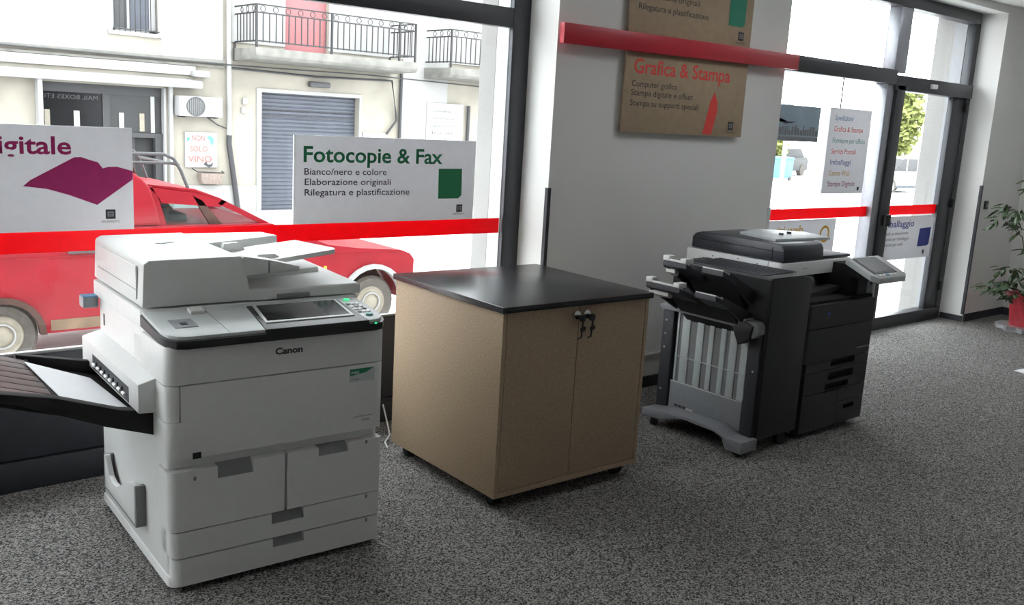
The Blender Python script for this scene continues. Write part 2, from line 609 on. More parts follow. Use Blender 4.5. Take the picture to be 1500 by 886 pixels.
# ------------------------------------------------------------------ white copier on the left
CAN = (.958, 2.648, 0)
CANR = -.049
c = thing('photocopier', 'white office photocopier with black output tray, nearest the camera at the left window', 'copier', CAN, CANR)
MB().rbox(-.008, .710, .034, .80, .045, .80, .02, bev=.004).build('body', OFFW, c)
MB().rbox(-.012, .712, .01, .79, .018, .05, .03, '1100', .004).build('base_plinth', WHITE, c)
for x in (.06, .64):
    for y in (.08, .70):
        MB().cyl((x, y, 0), (x, y, .02), .03).build('foot', MATTE, c)
MB().rbox(-.018, .714, 0, .24, .668, .785, .035, '1100', .004).build('upper_front_cover', OFFW, c)
b = MB().rbox(.024, .714, 0, .20, .434, .664, .035, '0100', .003)
b.build('front_door', OFFW, c)
b = MB().rbox(-.018, .0205, 0, .20, .555, .664, .03, '1000', .002)
b.rbox(-.018, .024, 0, .20, .434, .5535, .03, '1000', .002)
b.build('corner_cover', OFFW, c)


def drawer(x0, x1, z0, z1, hx0, hx1, hz0, fl=True, mirror=False):
    b = MB()
    b.rbox(x0, hx0, 0, .10, z0, z1, .03, '1000' if fl else '0000')
    b.box(hx0, hx1, 0, .10, z0, hz0)
    b.rbox(hx1, x1, 0, .10, z0, z1, .012, '0100')
    d = b.build('drawer', OFFW, c)
    g = MB().prism([(.002, hz0 + .001), (.030, hz0 + .001), (.033, z1), (.027, z1)], 'x', hx0, hx1)
    g.build('handle', PGREY, d, 'grey finger grip')
    return d


da = drawer(-.014, .3605, .203, .396, .135, .249, .355)
db = drawer(.3645, .708, .203, .396, .473, .581, .366, fl=False)
dc = drawer(-.008, .706, .116, .199, .311, .423, .163)
dd = drawer(-.004, .706, .022, .111, .316, .424, .080)
for d, x, z in ((da, .06, .363), (db, .645, .382), (dc, .65, .183), (dd, .652, .095)):
    MB().box(x, x + .008, -.0012, 0, z, z + .012).build('size_mark', PGREY, d)
lettering('Canon', .319, .731, .092, .021, -.0012, INK, c, bold=.035)
b = MB().box(.579, .672, -.0012, 0, .606, .652)
st = b.build('sticker', LGREY, c, 'pale green service sticker')
MB().prism([(.581, .651), (.670, .651), (.640, .636), (.581, .628)], 'y', -.002, -.0012).build('print', GREENI, st)
lettering('MBE', .586, .634, .028, .009, -.0024, PAPER, st)
lettering('assistenza', .584, .613, .03, .006, -.0016, INK, st)
lettering('imageRUNNER ADVANCE', .596, .481, .072, .006, -.0012, INK, c)
lettering('6555i', .628, .466, .03, .008, -.0012, INK, c)
MB().box(.058, .084, -.0015, 0, .432, .452).build('sticker', INK, c, 'small black sticker')

# sloped control panel
zp = lambda x, y: .815 + .108 * (y + .008)
lip = [(-.018, .25), (-.020, .06), (-.012, .02), (.012, -.008), (.04, -.016), (.66, -.016), (.695, -.006), (.714, .02), (.725, .06), (.73, .27), (.0, .27)]
MB().slab(lip, lambda x, y: min(zp(x, y) - .034, .799), lambda x, y: zp(x, y) - .010).build('black_lip', BLACK, c, 'black rim under the panel')
inn = [(-.010, .26), (-.012, .065), (-.004, .03), (.018, .003), (.042, -.004), (.658, -.004), (.690, .004), (.706, .024), (.717, .06), (.722, .265)]
MB().slab(inn, lambda x, y: zp(x, y) - .014, zp, .003).build('control_panel', PANELW, c)
MB().slab([(.283, -.0155), (.64, -.0155), (.640, .222), (.312, .222)], lambda x, y: zp(x, y) - .012, lambda x, y: zp(x, y) + .004, .003).build('screen_surround', BLACK, c)
b = MB()
fr = [(.304, .036), (.612, .036), (.628, .214), (.328, .214)]
fi = [(.314, .050), (.602, .050), (.617, .203), (.337, .203)]
scr = MB().slab(fr, lambda x, y: zp(x, y) + .003, lambda x, y: zp(x, y) + .008, .002).build('screen_bezel', PANELW, c, 'grey screen frame')
MB().slab(fi, lambda x, y: zp(x, y) + .0075, lambda x, y: zp(x, y) + .0088).build('screen', SCREEN, scr, 'glossy black touch screen')
for i in range(3):
    for j in range(4):
        x, y = .648 + i * .017, .075 + j * .028
        MB().slab([(x, y), (x + .011, y), (x + .011, y + .014), (x, y + .014)], zp, lambda x, y: zp(x, y) + .004, .0015).build('key', WHITE if (i + j) % 3 else MIDG, c)
for (x, y, r) in ((.672, .215, .010), (.672, .045, .012)):
    o = MB().cyl((x, y, zp(x, y)), (x, y, zp(x, y) + .004), r).build('round_button', LEDG if y > .1 else TEALI, c, 'green lit round button' if y > .1 else 'teal start button')
MB().box(.660, .668, -.0165, -.0155, .803, .808).build('status_light', LEDG, c, 'green status light on the rim')
rd = [(.035, .075), (.105, .075), (.105, .150), (.035, .150)]
MB().slab(rd, zp, lambda x, y: zp(x, y) + .002).build('card_reader', MIDG, c)
MB().slab([(.06, .095), (.08, .095), (.08, .115), (.06, .115)], zp, lambda x, y: zp(x, y) + .0035).build('card_mark', INK, c)
MB().slab([(.12, .19), (.165, .19), (.165, .23), (.12, .23)], zp, lambda x, y: zp(x, y) + .012, .003).build('latch', OFFW, c)
MB().slab([(.1745, .0), (.1765, .0), (.1765, .25), (.1745, .25)], zp, lambda x, y: zp(x, y) + .0006).build('panel_seam', MIDG, c)

# scanner, lid, document feeder
MB().rbox(-.012, .745, .265, .86, .79, .843, .015, bev=.003).build('scanner_body', OFFW, c)
b = MB().slab([(.34, .275), (.757, .275), (.757, .84), (.34, .84)], .849, lambda x, y: .886 + .03 * (y - .275), .012, 3)
pl = b.build('platen_cover', OFFW, c)
MB().box(.44, .56, .268, .277, .851, .866, .003).build('lid_handle', PGREY, pl, 'dark grey lid grip')
MB().slab([(.345, .42), (.70, .50), (.70, .80), (.345, .80)], .88, lambda x, y: .905 + .04 * (y - .3), .01).build('output_hump', OFFW, pl)
adf = MB().prism([(-.004, .849), (.346, .849), (.345, .89), (.325, .992), (.312, 1.002), (.02, 1.0), (.002, .988)], 'y', .275, .87, .006, 2).build('document_feeder', OFFW, c)
MB().box(-.007, -.001, .33, .80, .868, .975, .002).build('side_panel', OFFW, adf)
MB().box(-.008, -.0065, .33, .80, .899, .901).build('side_seam', PGREY, adf)
MB().slab([(.14, .62), (.155, .60), (.21, .63), (.195, .65)], 1.0, 1.0035).build('arrow_mark', MIDG, adf)
MB().prism([(.327, .934), (.522, .941), (.524, .957), (.42, .983), (.322, 1.0)], 'y', .275, .335, .003).build('front_guide', OFFW, adf)
MB().box(.41, .413, .2735, .276, .94, .982).build('guide_seam', PGREY, adf)
tr = MB().slab([(.34, .335), (.69, .345), (.70, .37), (.66, .62), (.34, .64)], lambda x, y: .945 + .11 * (x - .34), lambda x, y: .962 + .11 * (x - .34), .004).build('feeder_tray', WHITE, adf)
MB().prism([(.39, .966), (.41, .99), (.47, .99), (.49, .976)], 'y', .36, .385, .002).build('paper_guide', OFFW, tr)
MB().prism([(.36, .966), (.37, .998), (.42, 1.0), (.45, .972)], 'y', .58, .605, .002).build('paper_guide', OFFW, tr)
MB().slab([(.30, .62), (.33, .60), (.62, .70), (.60, .80), (.30, .86)], .95, lambda x, y: 1.0 + .02 * (x - .3), .006).build('rear_cover', OFFW, adf)

# left side: output unit, tray, holder
ou = MB().prism([(-.07, .565), (-.004, .560), (-.004, .672), (-.012, .672), (-.07, .655)], 'y', .10, .79, .004).build('output_unit', OFFW, c)
MB().box(-.0715, -.069, .20, .64, .572, .622).build('slot', PANEL, ou, 'dark paper slot')
for k in range(8):
    y = .23 + k * .052
    MB().cyl((-.073, y, .590), (-.073, y + .028, .590), .006, seg=10).build('roller', WHITE, ou)
    if k < 7:
        MB().box(-.076, -.07, y + .032, y + .046, .58, .608, .002).build('clip', BLACK, ou)
MB().box(-.0105, -.006, .14, .35, .685, .76, .0).build('access_flap', OFFW, c)
MB().box(-.0095, -.006, .10, .105, .69, .765).build('vent_slot', PGREY, c)
MB().box(-.0095, -.0075, .72, .735, .70, .74).build('vent_slot', BLACK, c)
t = MB().prism([(-.005, .476), (-.156, .528), (-.39, .630), (-.60, .675), (-.60, .70), (-.43, .668), (-.287, .636), (-.113, .575), (-.005, .556)], 'y', .13, .172, .004).build('output_tray', MATTE, c, 'black output tray')
ft = lambda x, y: .535 - .31 * (x + .06)
MB().slab([(-.012, .165), (-.60, .165), (-.60, .70), (-.012, .70)], lambda x, y: ft(x, y) - .03, lambda x, y: ft(x, y)).build('tray_floor', MATTE, t)
MB().prism([(-.012, .49), (-.30, .60), (-.30, .632), (-.012, .572)], 'y', .69, .72, .003).build('rear_wall', MATTE, t)
MB().box(-.02, -.006, .17, .70, .50, .565).build('end_wall', PANEL, t)
for k in range(7):
    y0 = .176 + k * .074
    MB().slab([(-.275, y0), (-.62, y0), (-.62, y0 + .066), (-.275, y0 + .066)], lambda x, y: ft(x, y) + .002, lambda x, y: ft(x, y) + .012 - (.0), .003).build('tray_rib', BROWN, t, 'brown ribbed extension' if k == 0 else None)
MB().box(-.275, -.268, .176, .69, ft(-.27, 0), ft(-.27, 0) + .014).build('extension_edge', MATTE, t)
arc = [(.27, .268), (.27, .13), (.655, .13), (.655, .25), (.64, .25), (.62, .222), (.59, .19), (.55, .178), (.50, .182), (.44, .21), (.38, .24), (.33, .258)]
MB().prism(arc, 'x', -.04, -.022, .002).build('manual_holder', OFFW, c)
b = MB().box(-.04, -.008, .262, .282, .128, .266, .002).box(-.04, -.008, .645, .66, .128, .25, .002).box(-.04, -.008, .27, .655, .122, .132, .002)
b.build('holder_edge', PGREY, c)
tb = MB().box(-.062, -.01, .79, .85, .752, .79, .003).build('side_tab', MIDG, c)
MB().box(-.060, -.012, .793, .847, .79, .793).build('tab_label', SKYI, tb, 'blue label on the tab')
MB().box(-.0115, -.008, .16, .33, .48, .548).build('side_panel', OFFW, c)

# sheet of paper lying in the tray
pt = thing('paper_sheet', 'blank white sheet of paper lying in the black output tray', 'paper', CAN, CANR)
MB().slab([(-.285, .62), (-.09, .60), (-.055, .20), (-.262, .19)][::-1], lambda x, y: ft(x, y) + (.004 if x > -.2 else .017), lambda x, y: ft(x, y) + (.006 if x > -.2 else .020)).build('sheet', PAPER, pt)

# ------------------------------------------------------------------ beige cabinet
k_ = thing('storage_cabinet', 'beige two-door cabinet on castors with a black top, between the two copiers', 'cabinet', (2.163, 2.59, 0), -.024)
box('side_panel', BOARD, k_, 0, .018, .0, .755, .058, .79, .0015)
box('side_panel', BOARD, k_, .760, .778, .0, .755, .058, .79, .0015)
box('back_panel', BOARD, k_, .018, .760, .74, .755, .058, .79)
box('bottom_panel', BOARD, k_, .018, .760, .0, .74, .058, .080, .0015)
dl = box('door', BOARD, k_, .021, .3805, .001, .019, .083, .788, .0015)
dr = box('door', BOARD, k_, .3835, .757, .001, .019, .083, .788, .0015)
MB().rbox(-.014, .788, -.016, .762, .792, .815, .006, bev=.002).build('worktop', TOPBLK, k_, 'black laminate top')
for x in (.06, .72):
    for y in (.07, .69):
        w = MB().cyl((x - .02, y, .026), (x + .02, y, .026), .026).build('castor', MATTE, k_)
        b = MB().box(x - .027, x + .027, y - .028, y + .028, .048, .058, .002)
        b.box(x - .027, x - .022, y - .02, y + .02, .02, .05).box(x + .022, x + .027, y - .02, y + .02, .02, .05)
        b.build('castor_fork', BLACK, w)
for d, x in ((dl, .360), (dr, .412)):
    lk = MB().cyl((x, .002, .752), (x, -.014, .755), .017).build('lock', CHROME, d, 'round metal cam lock')
    b = MB().prism([(x - .003, .758), (x + .022, .758), (x + .03, .745), (x + .022, .728), (x, .732)], 'y', -.034, -.024, .003)
    b.cyl((x, -.012, .752), (x, -.028, .752), .004)
    b.build('key_bow', BLACK, lk, 'black key in the lock')
    b = MB().tube([(x + .016, -.030, .735), (x + .013, -.032, .70), (x + .010, -.032, .668), (x - .006, -.032, .664)], .0035)
    b.prism([(x + .004, .706), (x + .026, .712), (x + .026, .696), (x + .004, .692)], 'y', -.036, -.030)
    b.build('spare_key', BLACK, lk)

# cable on the floor behind the cabinet
tag(MB().tube([(2.20, 3.40, .004), (2.23, 3.47, .004), (2.30, 3.54, .004), (2.34, 3.62, .02), (2.36, 3.70, .10)], .004, 6).build('power_cable', WHITE),
    'thin white cable on the carpet behind the beige cabinet', 'cable')

# ------------------------------------------------------------------ dark copier on the right
COP = (3.978, 2.4525, 0)
e_ = thing('photocopier', 'dark charcoal photocopier with finisher and stapling trays, by the white pier', 'copier', COP, 0)
MB().rbox(.0, .600, .045, .72, .03, .685, .012, bev=.003).build('body', DARK, e_)
box('side_panel', OFFW, e_, .600, .610, .015, .72, .03, .80, .003, label='off-white right side panel')
for x in (.06, .54):
    for y in (.08, .64):
        MB().cyl((x, y, 0), (x, y, .03), .028).build('castor', MATTE, e_)
MB().rbox(.004, .600, 0, .1, .566, .684, .02, '1000', .003).build('upper_front_cover', DARK, e_)
fd = MB().rbox(.004, .600, 0, .1, .391, .562, .02, '1000', .003).build('front_door', DARK, e_)
box('grip', MIDG, fd, .47, .595, -.002, .0, .425, .430, label='grey grip line')


def bdrawer(x0, x1, z0, z1, hx0, hx1, hz0, hz1):
    b = MB()
    b.box(x0, hx0, 0, .1, z0, z1)
    b.box(hx1, x1, 0, .1, z0, z1)
    if hz0 > z0:
        b.box(hx0, hx1, 0, .1, z0, hz0)
    if hz1 < z1:
        b.box(hx0, hx1, 0, .1, hz1, z1)
    d = b.build('drawer', DARK, e_)
    MB().box(hx0, hx1, .03, .04, hz0, hz1).box(hx0, hx1, -.001, .004, hz0 - .003, hz0).build('handle', MATTE, d, 'black recessed grip')
    return d


bdrawer(.02, .600, .342, .388, .24, .467, .356, .386)
bdrawer(.02, .600, .2735, .338, .232, .467, .285, .322)
bdrawer(.02, .600, .228, .272, .213, .432, .234, .264)
bdrawer(.02, .341, .032, .224, .20, .34, .222, .224)
bdrawer(.345, .600, .155, .224, .41, .42, .22, .224)
bdrawer(.345, .600, .032, .151, .414, .515, .108, .128)
em = MB().lathe([(.0, -.0005), (.011, -.0005), (.011, .0005), (.0, .0005)], seg=20)
bmesh.ops.rotate(em.bm, verts=em.bm.verts[:], cent=(0, 0, 0), matrix=Matrix.Rotation(rad(90), 3, 'X'))
bmesh.ops.translate(em.bm, verts=em.bm.verts[:], vec=(.167, -.0015, .634))
em.build('emblem', BLUEI, e_, 'small blue globe emblem')
lettering('KONICA MINOLTA', .145, .612, .046, .006, -.0012, MIDG, e_)
# paper exit space
box('rear_wall', MATTE, e_, .02, .60, .45, .72, .685, .805)
box('exit_floor', MATTE, e_, -.01, .60, .02, .45, .685, .700)
MB().prism([(.03, .70), (.30, .70), (.47, .74), (.47, .75), (.03, .71)], 'y', .10, .45).build('inner_tray', DARK, e_)
box('corner_post', DARK, e_, .47, .598, .03, .30, .70, .805, .006)
box('post_cover', MIDG, e_, .545, .600, .025, .032, .705, .80, .002, label='grey post face')
MB().cyl((.578, .025, .755), (.578, .0215, .755), .009).build('post_button', BLACK, e_)
# scanner and lids
sc = MB().rbox(-.045, .590, .15, .752, .806, .873, .035, '1110', .004).build('scanner_body', WHITE, e_, 'off-white scanner band')
box('scanner_seam', PGREY, sc, -.0465, -.0445, .235, .238, .808, .871)
for (y, z) in ((.30, .852), (.33, .835), (.42, .86), (.50, .838), (.58, .85), (.64, .832)):
    MB().cyl((-.0445, y, z), (-.0465, y, z), .004, seg=8).build('screw', PGREY, sc)
lettering('bizhub', .12, .838, .05, .008, .1485, MIDG, sc)
ad = MB().prism([(.155, .877), (.735, .877), (.735, .935), (.715, .955), (.67, .968), (.20, .965), (.175, .958), (.16, .935)], 'x', -.035, .315, .008, 2).build('document_feeder', NAVY, e_)
box('feeder_groove', MATTE, ad, -.037, -.034, .16, .73, .925, .929)
MB().box(-.038, -.033, .225, .228, .882, .945).build('feeder_seam', MATTE, ad)
box('platen_lid', NAVY, e_, .315, .588, .165, .74, .876, .892, .005)
trr = MB().slab([(.03, .26), (.46, .22), (.50, .40), (.28, .55), (.06, .50)], lambda x, y: .964 + .02 * (y - .2), lambda x, y: .976 + .03 * (y - .2), .003).build('feeder_tray', LGREY, e_, 'pale document tray')
for (x, y) in ((.2, .34), (.3, .36)):
    box('paper_guide', NAVY, trr, x, x + .012, y, y + .02, .975, .992)
MB().prism([(.31, .89), (.44, .89), (.44, .905), (.40, .945), (.31, .925)], 'y', .24, .52, .003).build('exit_guide', PANELW, e_, 'light grey exit guide')
# tilting operation panel
pn = [(.365, .06), (.675, .06), (.69, .03), (.685, -.10), (.655, -.118), (.40, -.118), (.365, -.085)]
zt = lambda x, y: .895 + .44 * (y - .06)
op = MB().slab(pn, lambda x, y: zt(x, y) - .03, zt, .006).build('operation_panel', PANELW, e_)
MB().slab([(.40, .045), (.62, .045), (.62, -.085), (.40, -.085)], zt, lambda x, y: zt(x, y) + .003).build('screen_bezel', BLACK, op)
MB().slab([(.415, .035), (.605, .035), (.605, -.075), (.415, -.075)], lambda x, y: zt(x, y) + .002, lambda x, y: zt(x, y) + .004).build('screen', SCREENG, op, 'grey touch screen')
for k in range(5):
    x = .42 + k * .036
    MB().slab([(x, -.094), (x + .024, -.094), (x + .024, -.105), (x, -.105)], zt, lambda x, y: zt(x, y) + .003).build('key', SKYI if k == 2 else OFFW, op)
MB().prism([(.05, .70), (.20, .70), (.20, .86), (.06, .862), (-.06, .815), (-.05, .79), (.05, .80)], 'x', .40, .56, .006).build('panel_arm', MATTE, e_, 'black panel arm')

# finisher with two trays
f_ = MB().prism([(-.345, .065), (-.012, .065), (-.012, .79), (-.022, .815), (-.05, .835), (-.10, .846), (-.345, .846)], 'y', 0, .58, .004).build('finisher', DARK, e_)
box('tray_wall', MATTE, f_, -.349, -.344, .004, .576, .60, .835, label='matt black tray side of the finisher')
box('front_edge', MATTE, f_, -.346, -.335, -.003, .0, .07, .84)
for k in range(9):
    box('top_rib', NAVY, f_, -.33 + k * .032, -.316 + k * .032, .06, .52, .846, .850)
box('side_column', PANEL, f_, -.372, -.345, .53, .60, .07, .60, .004)
box('side_column', PANEL, f_, -.368, -.345, .01, .072, .07, .60, .004)
for z in (.18, .40, .47, .54):
    MB().cyl((-.372, .575, z), (-.375, .575, z), .005, seg=8).build('screw', LGREY, f_)
MB().cyl((-.368, .035, .40), (-.371, .035, .40), .005, seg=8).build('screw', LGREY, f_)
box('plate_back', PGREY, f_, -.352, -.345, .080, .515, .235, .595)
for a, b2 in ((.0, .03), (.075, .19), (.29, .385), (.465, .53), (.63, .70), (.755, .855), (.91, 1.0)):
    MB().box(-.357, -.350, .515 - b2 * .432, .515 - a * .432, .237, .592, .002).build('slat', LGREY, f_)
box('cross_rail', LGREY, f_, -.3585, -.356, .083, .515, .366, .371)
lp = box('lower_plate', MIDG, f_, -.370, -.345, .076, .518, .095, .237, .003, label='grey lower cover plate')
box('plate_edge', OFFW, lp, -.3715, -.3695, .078, .516, .2365, .2405)
for k in range(3):
    box('print', INK, lp, -.3712, -.3698, .458 - k * .026, .478 - k * .026, .112, .124)
box('print', OFFW, lp, -.3712, -.3698, .36, .405, .112, .120)
lg = MB().prism([(.075, .60), (.50, .603), (.585, .60), (.60, .622), (.50, .648), (.075, .646)], 'x', -.41, -.345, .003).build('lower_ledge', MIDG, f_, 'grey ledge above the slats')
MB().prism([(.085, .60), (.085, .640), (.02, .640), (.006, .62), (.005, .585), (.03, .560), (.055, .565)], 'x', -.405, -.345, .006).build('ledge_end', PGREY, f_, 'dark grey curved end of the ledge')
ftp = [(-.015, .025), (.075, .025), (.10, .075), (.15, .09), (.34, .095), (.42, .075), (.50, .050), (.605, .050), (.605, .085), (.52, .098), (.40, .112), (.14, .112), (.075, .082), (-.015, .082)]
MB().prism(ftp, 'x', -.47, -.345, .004).build('foot_rail', MIDG, f_, 'grey arched foot')
for y in (.03, .55):
    MB().cyl((-.43, y - .012, .02), (-.43, y + .012, .02), .02).build('castor', MATTE, f_)
    MB().cyl((-.10, y - .012, .035), (-.10, y + .012, .035), .035).build('castor', MATTE, f_)


def stack_tray(z0, z1, xo, y0, y1, name):
    zz = lambda x, y: z0 + (z1 - z0) * (-.345 - x) / (-.345 - xo)
    yb = y0 + .13
    yc = yb + .09
    poly = [(-.345, y0 + .03), (xo + .02, y0), (xo, y0 + .01), (xo, yb), (xo + .15, yb + .03), (xo + .16, yc - .01), (xo, yc), (xo, y1), (xo + .03, y1 + .02), (-.345, y1 + .02)]
    t = MB().slab(poly, lambda x, y: zz(x, y) - .024, zz, .003).build('paper_tray', PANEL, f_)
    b = MB().slab([(xo, y0 + .01), (xo, yb - .005), (xo + .045, yb - .005), (xo + .05, y0 + .01)], lambda x, y: zz(x, y), lambda x, y: zz(x, y) + .005)
    b.build('tray_tip', OFFW, t, 'tray tip with window light painted as pale colour')  # window light on the tray edge put into the pale colour
    b = MB().slab([(xo - .004, yc), (xo - .004, y1), (xo + .02, y1), (xo + .02, yc)], lambda x, y: zz(x, y), lambda x, y: zz(x, y) + .010)
    b.box(xo - .006, xo + .05, yc, yc + .035, zz(xo, 0), zz(xo, 0) + .022, .003)
    b.box(xo - .006, xo + .04, y1 - .04, y1, zz(xo, 0), zz(xo, 0) + .024, .003)
    b.build('tray_stop', OFFW, t, 'tray stop with window light painted as pale colour')  # pale colour stands in for sky light on the stop's top
    MB().prism([(-.345, z0 - .07), (xo + .05, z1 - .03), (xo + .06, z1 - .01), (-.345, z0 + .012)], 'y', y0 + .012, y0 + .03, .002).build('tray_side', DARK, t)
    MB().prism([(-.345, z0 - .07), (xo + .03, z1 - .045), (xo + .02, z1 - .02), (-.345, z0 + .0)], 'y', y1 - .02, y1, .002).build('tray_side', DARK, t)
    MB().slab([(xo + .03, yc + .09), (xo + .03, y1 + .005), (xo + .09, y1 + .005), (xo + .06, yc + .09)], lambda x, y: zz(x, y) - .045, lambda x, y: zz(x, y) - .028).build('tray_flap', OFFW, t, 'pale lower flap')
    MB().prism([(-.345, z0 - .10), (-.345, z0 - .03), (xo + .12, z1 - .04), (xo + .12, z1 - .06)], 'y', y0 + .04, y1 - .04).build('tray_underside', MATTE, t)


stack_tray(.652, .770, -.635, .075, .50, 'lower')
stack_tray(.765, .880, -.595, .080, .44, 'upper')
MB().prism([(.08, .64), (.14, .60), (.10, .52), (.04, .56), (.03, .62)], 'x', -.42, -.35, .004).build('tray_bracket', DARK, f_)

# ------------------------------------------------------------------ signs
def board(parent, x0, x1, z0, z1, y=3.712, d=.01, m=SIGNB):
    return MB().box(x0, x1, y, y + d, z0, z1, .001).build('board', m, parent)


s = thing('window_sign', 'white sign with a magenta open book, hanging at the far left of the window', 'sign')
board(s, -.25, 1.205, .992, 1.378)
lettering('Stampa digitale', .345, 1.276, .640, .066, 3.711, MAGI, s, bold=.02, label='magenta heading')
bk = [(0.818, 1.159), (0.843, 1.181), (0.994, 1.265), (1.019, 1.266), (1.045, 1.257), (1.077, 1.248), (1.094, 1.225), (1.113, 1.231), (1.145, 1.232), (1.204, 1.216), (1.203, 1.184), (1.07, 1.088), (0.97, 1.127), (0.897, 1.149)]
g = MB().prism(bk, 'y', 3.7105, 3.7118).build('graphic', MAGI, s, 'magenta open book picture')
logo(1.118, 1.052, .018, 3.7115, s)
lettering('Piccolo formato', -.1, 1.20, .42, .028, 3.711, INK, s)

s = thing('window_sign', 'white sign reading Fotocopie & Fax with a green rectangle, on the shop window', 'sign')
board(s, 1.880, 2.862, .990, 1.375)
lettering('Fotocopie & Fax', 1.925, 1.262, .737, .070, 3.711, GREENI, s, bold=.02, label='green heading')
lettering('Bianco/nero e colore', 1.930, 1.206, .418, .030, 3.711, INK, s, bold=.006)
lettering('Elaborazione originali', 1.932, 1.161, .440, .030, 3.711, INK, s, bold=.006)
lettering('Rilegatura e plastificazione', 1.932, 1.115, .545, .030, 3.711, INK, s, bold=.006)
MB().prism([(2.642, 1.238), (2.781, 1.239), (2.784, 1.110), (2.766, 1.094), (2.645, 1.094)], 'y', 3.7105, 3.7118).build('graphic', GREENI, s, 'green page picture')
logo(2.775, 1.046, .018, 3.7115, s)

# posters on the pier with the red bar
for nm, lab, z0, z1 in (('wall_sign', 'brown cardboard sign headed Grafica & Stampa with a red pencil, under the red bar', 1.460, 1.915),
                        ('wall_sign', 'brown cardboard sign with a teal rectangle, above the red bar on the pier', 1.925, 2.395)):
    s = thing(nm, lab, 'sign')
    board(s, 3.628, 4.655, z0, z1, 3.470, .012, KRAFT)
    for x in (3.75, 4.50):
        for z in (z0 + .08, z1 - .06):
            MB().cyl((x, 3.482, z), (x, YW, z), .012).build('spacer', CHROME, s)
    y = 3.4692
    if z0 < 1.5:
        lettering('Grafica & Stampa', 3.690, 1.766, .808, .078, y, SALM, s, bold=.012, label='salmon heading')
        lettering('Computer grafica', 3.682, 1.697, .36, .033, y, INK, s)
        lettering('Stampa digitale e offset', 3.682, 1.651, .50, .033, y, INK, s)
        lettering('Stampa su supporti speciali', 3.680, 1.598, .56, .033, y, INK, s)
        MB().prism([(4.294, 1.468), (4.372, 1.468), (4.408, 1.60), (4.404, 1.650), (4.372, 1.706), (4.338, 1.645), (4.328, 1.60)], 'y', y - .001, y).build('graphic', SALM, s, 'red pencil picture')
        logo(4.545, 1.522, .024, y, s)
    else:
        lettering('Fotocopie & Fax', 3.69, 2.27, .73, .075, y, GREENS, s, bold=.012)
        lettering('Bianco/nero e colore', 3.69, 2.205, .44, .033, y, INK, s)
        lettering('Elaborazione originali', 3.69, 2.150, .48, .033, y, INK, s)
        lettering('Rilegatura e plastificazione', 3.69, 2.088, .565, .033, y, INK, s)
        MB().prism([(4.435, 2.235), (4.585, 2.235), (4.585, 2.100), (4.566, 2.080), (4.437, 2.080)], 'y', y - .001, y).build('graphic', GREENS, s, 'teal page picture')
        logo(4.560, 2.030, .024, y, s)
rb = thing('wall_rail', 'long red bar across the white pier, clamping the brown signs', 'rail')
MB().prism([(3.150, 1.866), (5.115, 1.884), (5.115, 1.972), (3.150, 1.962)], 'y', 3.435, 3.466, .002).build('bar', REDB, rb)
for x in (3.35, 4.95):
    MB().box(x - .03, x + .03, 3.464, YW, 1.90, 1.93).build('bracket', REDB, rb)

# signs in the door
s = thing('hanging_print', 'small grey-blue landscape print hanging in the door glass beside the pier', 'sign')
board(s, 5.26, 5.832, 1.449, 1.686, 3.700, .012, PRINTB)
MB().box(5.262, 5.830, 3.6992, 3.700, 1.452, 1.478).build('margin', MIDG, s)
b = MB()
random.seed(3)
x = 5.28
while x < 5.79:
    w = random.uniform(.012, .03)
    b.box(x, x + w, 3.6988, 3.6992, 1.49, 1.49 + random.uniform(.03, .065))
    x += w + random.uniform(.002, .012)
b.build('print', PGREY, s, 'grey skyline print')
MB().prism([(5.34, 1.572), (5.44, 1.575), (5.55, 1.580), (5.50, 1.568), (5.42, 1.562), (5.37, 1.580), (5.35, 1.600)], 'y', 3.6985, 3.700).build('print', PANEL, s, 'dark silhouette')
MB().tube([(5.60, 3.705, 1.686), (5.60, 3.705, 1.90)], .0015, 5).build('hanging_wire', CHROME, s)
s = thing('hanging_sign', 'tall white sign listing services in coloured lines, hanging in the door glass', 'sign')
board(s, 5.955, 6.500, 1.092, 1.695, 3.700, .02)
for txt, z, w, m in (('Spedizioni', 1.610, .235, SKYI), ('Grafica & Stampa', 1.532, .385, SALM), ('Forniture per ufficio', 1.452, .43, TEALI),
                     ('Servizi Postali', 1.376, .32, SALM), ('Imballaggi', 1.300, .27, BLUEI), ('Centro Web', 1.222, .27, GOLDI), ('Stampa Digitale', 1.146, .36, PURI)):
    lettering(txt, 6.02, z, w, .038, 3.699, m, s)
MB().box(6.42, 6.445, 3.6992, 3.700, 1.115, 1.14).build('emblem', INK, s)
MB().tube([(6.08, 3.706, 1.692), (6.08, 3.706, 1.90)], .005, 6).build('hanging_wire', MATTE, s, 'black hanging cord')
s = thing('window_sign', 'white sign with orange heading and ring, low on the door glass behind dark copier', 'sign')
board(s, 5.22, 6.215, .56, .910)
lettering('Servizi web', 5.30, .815, .50, .06, 3.711, GOLDI, s, bold=.015, label='orange heading')
MB().ring((6.08, 3.711, .80), 'y', .045, .062, .001).build('graphic', GOLDI, s, 'orange ring picture')
lettering('Siti e grafica', 5.30, .74, .36, .033, 3.711, INK, s)
s = thing('window_sign', 'white sign reading Imballaggio with a blue square, low on the right door leaf', 'sign')
board(s, 6.80, 7.665, .560, .906, 3.690, .012)
lettering('Imballaggio', 6.84, .822, .50, .055, 3.689, BLUEI, s, bold=.012, label='blue heading')
lettering('Imballo professionale', 6.86, .760, .40, .026, 3.689, INK, s)
lettering('Materiali per imballaggio', 6.86, .716, .42, .026, 3.689, INK, s)
lettering('e scatole per tutti', 6.86, .672, .33, .026, 3.689, INK, s)
MB().prism([(7.445, .800), (7.632, .806), (7.625, .668), (7.60, .655), (7.435, .652)], 'y', 3.6885, 3.6898).build('graphic', BLUEI, s, 'blue square picture')
logo(7.55, .605, .016, 3.6895, s)
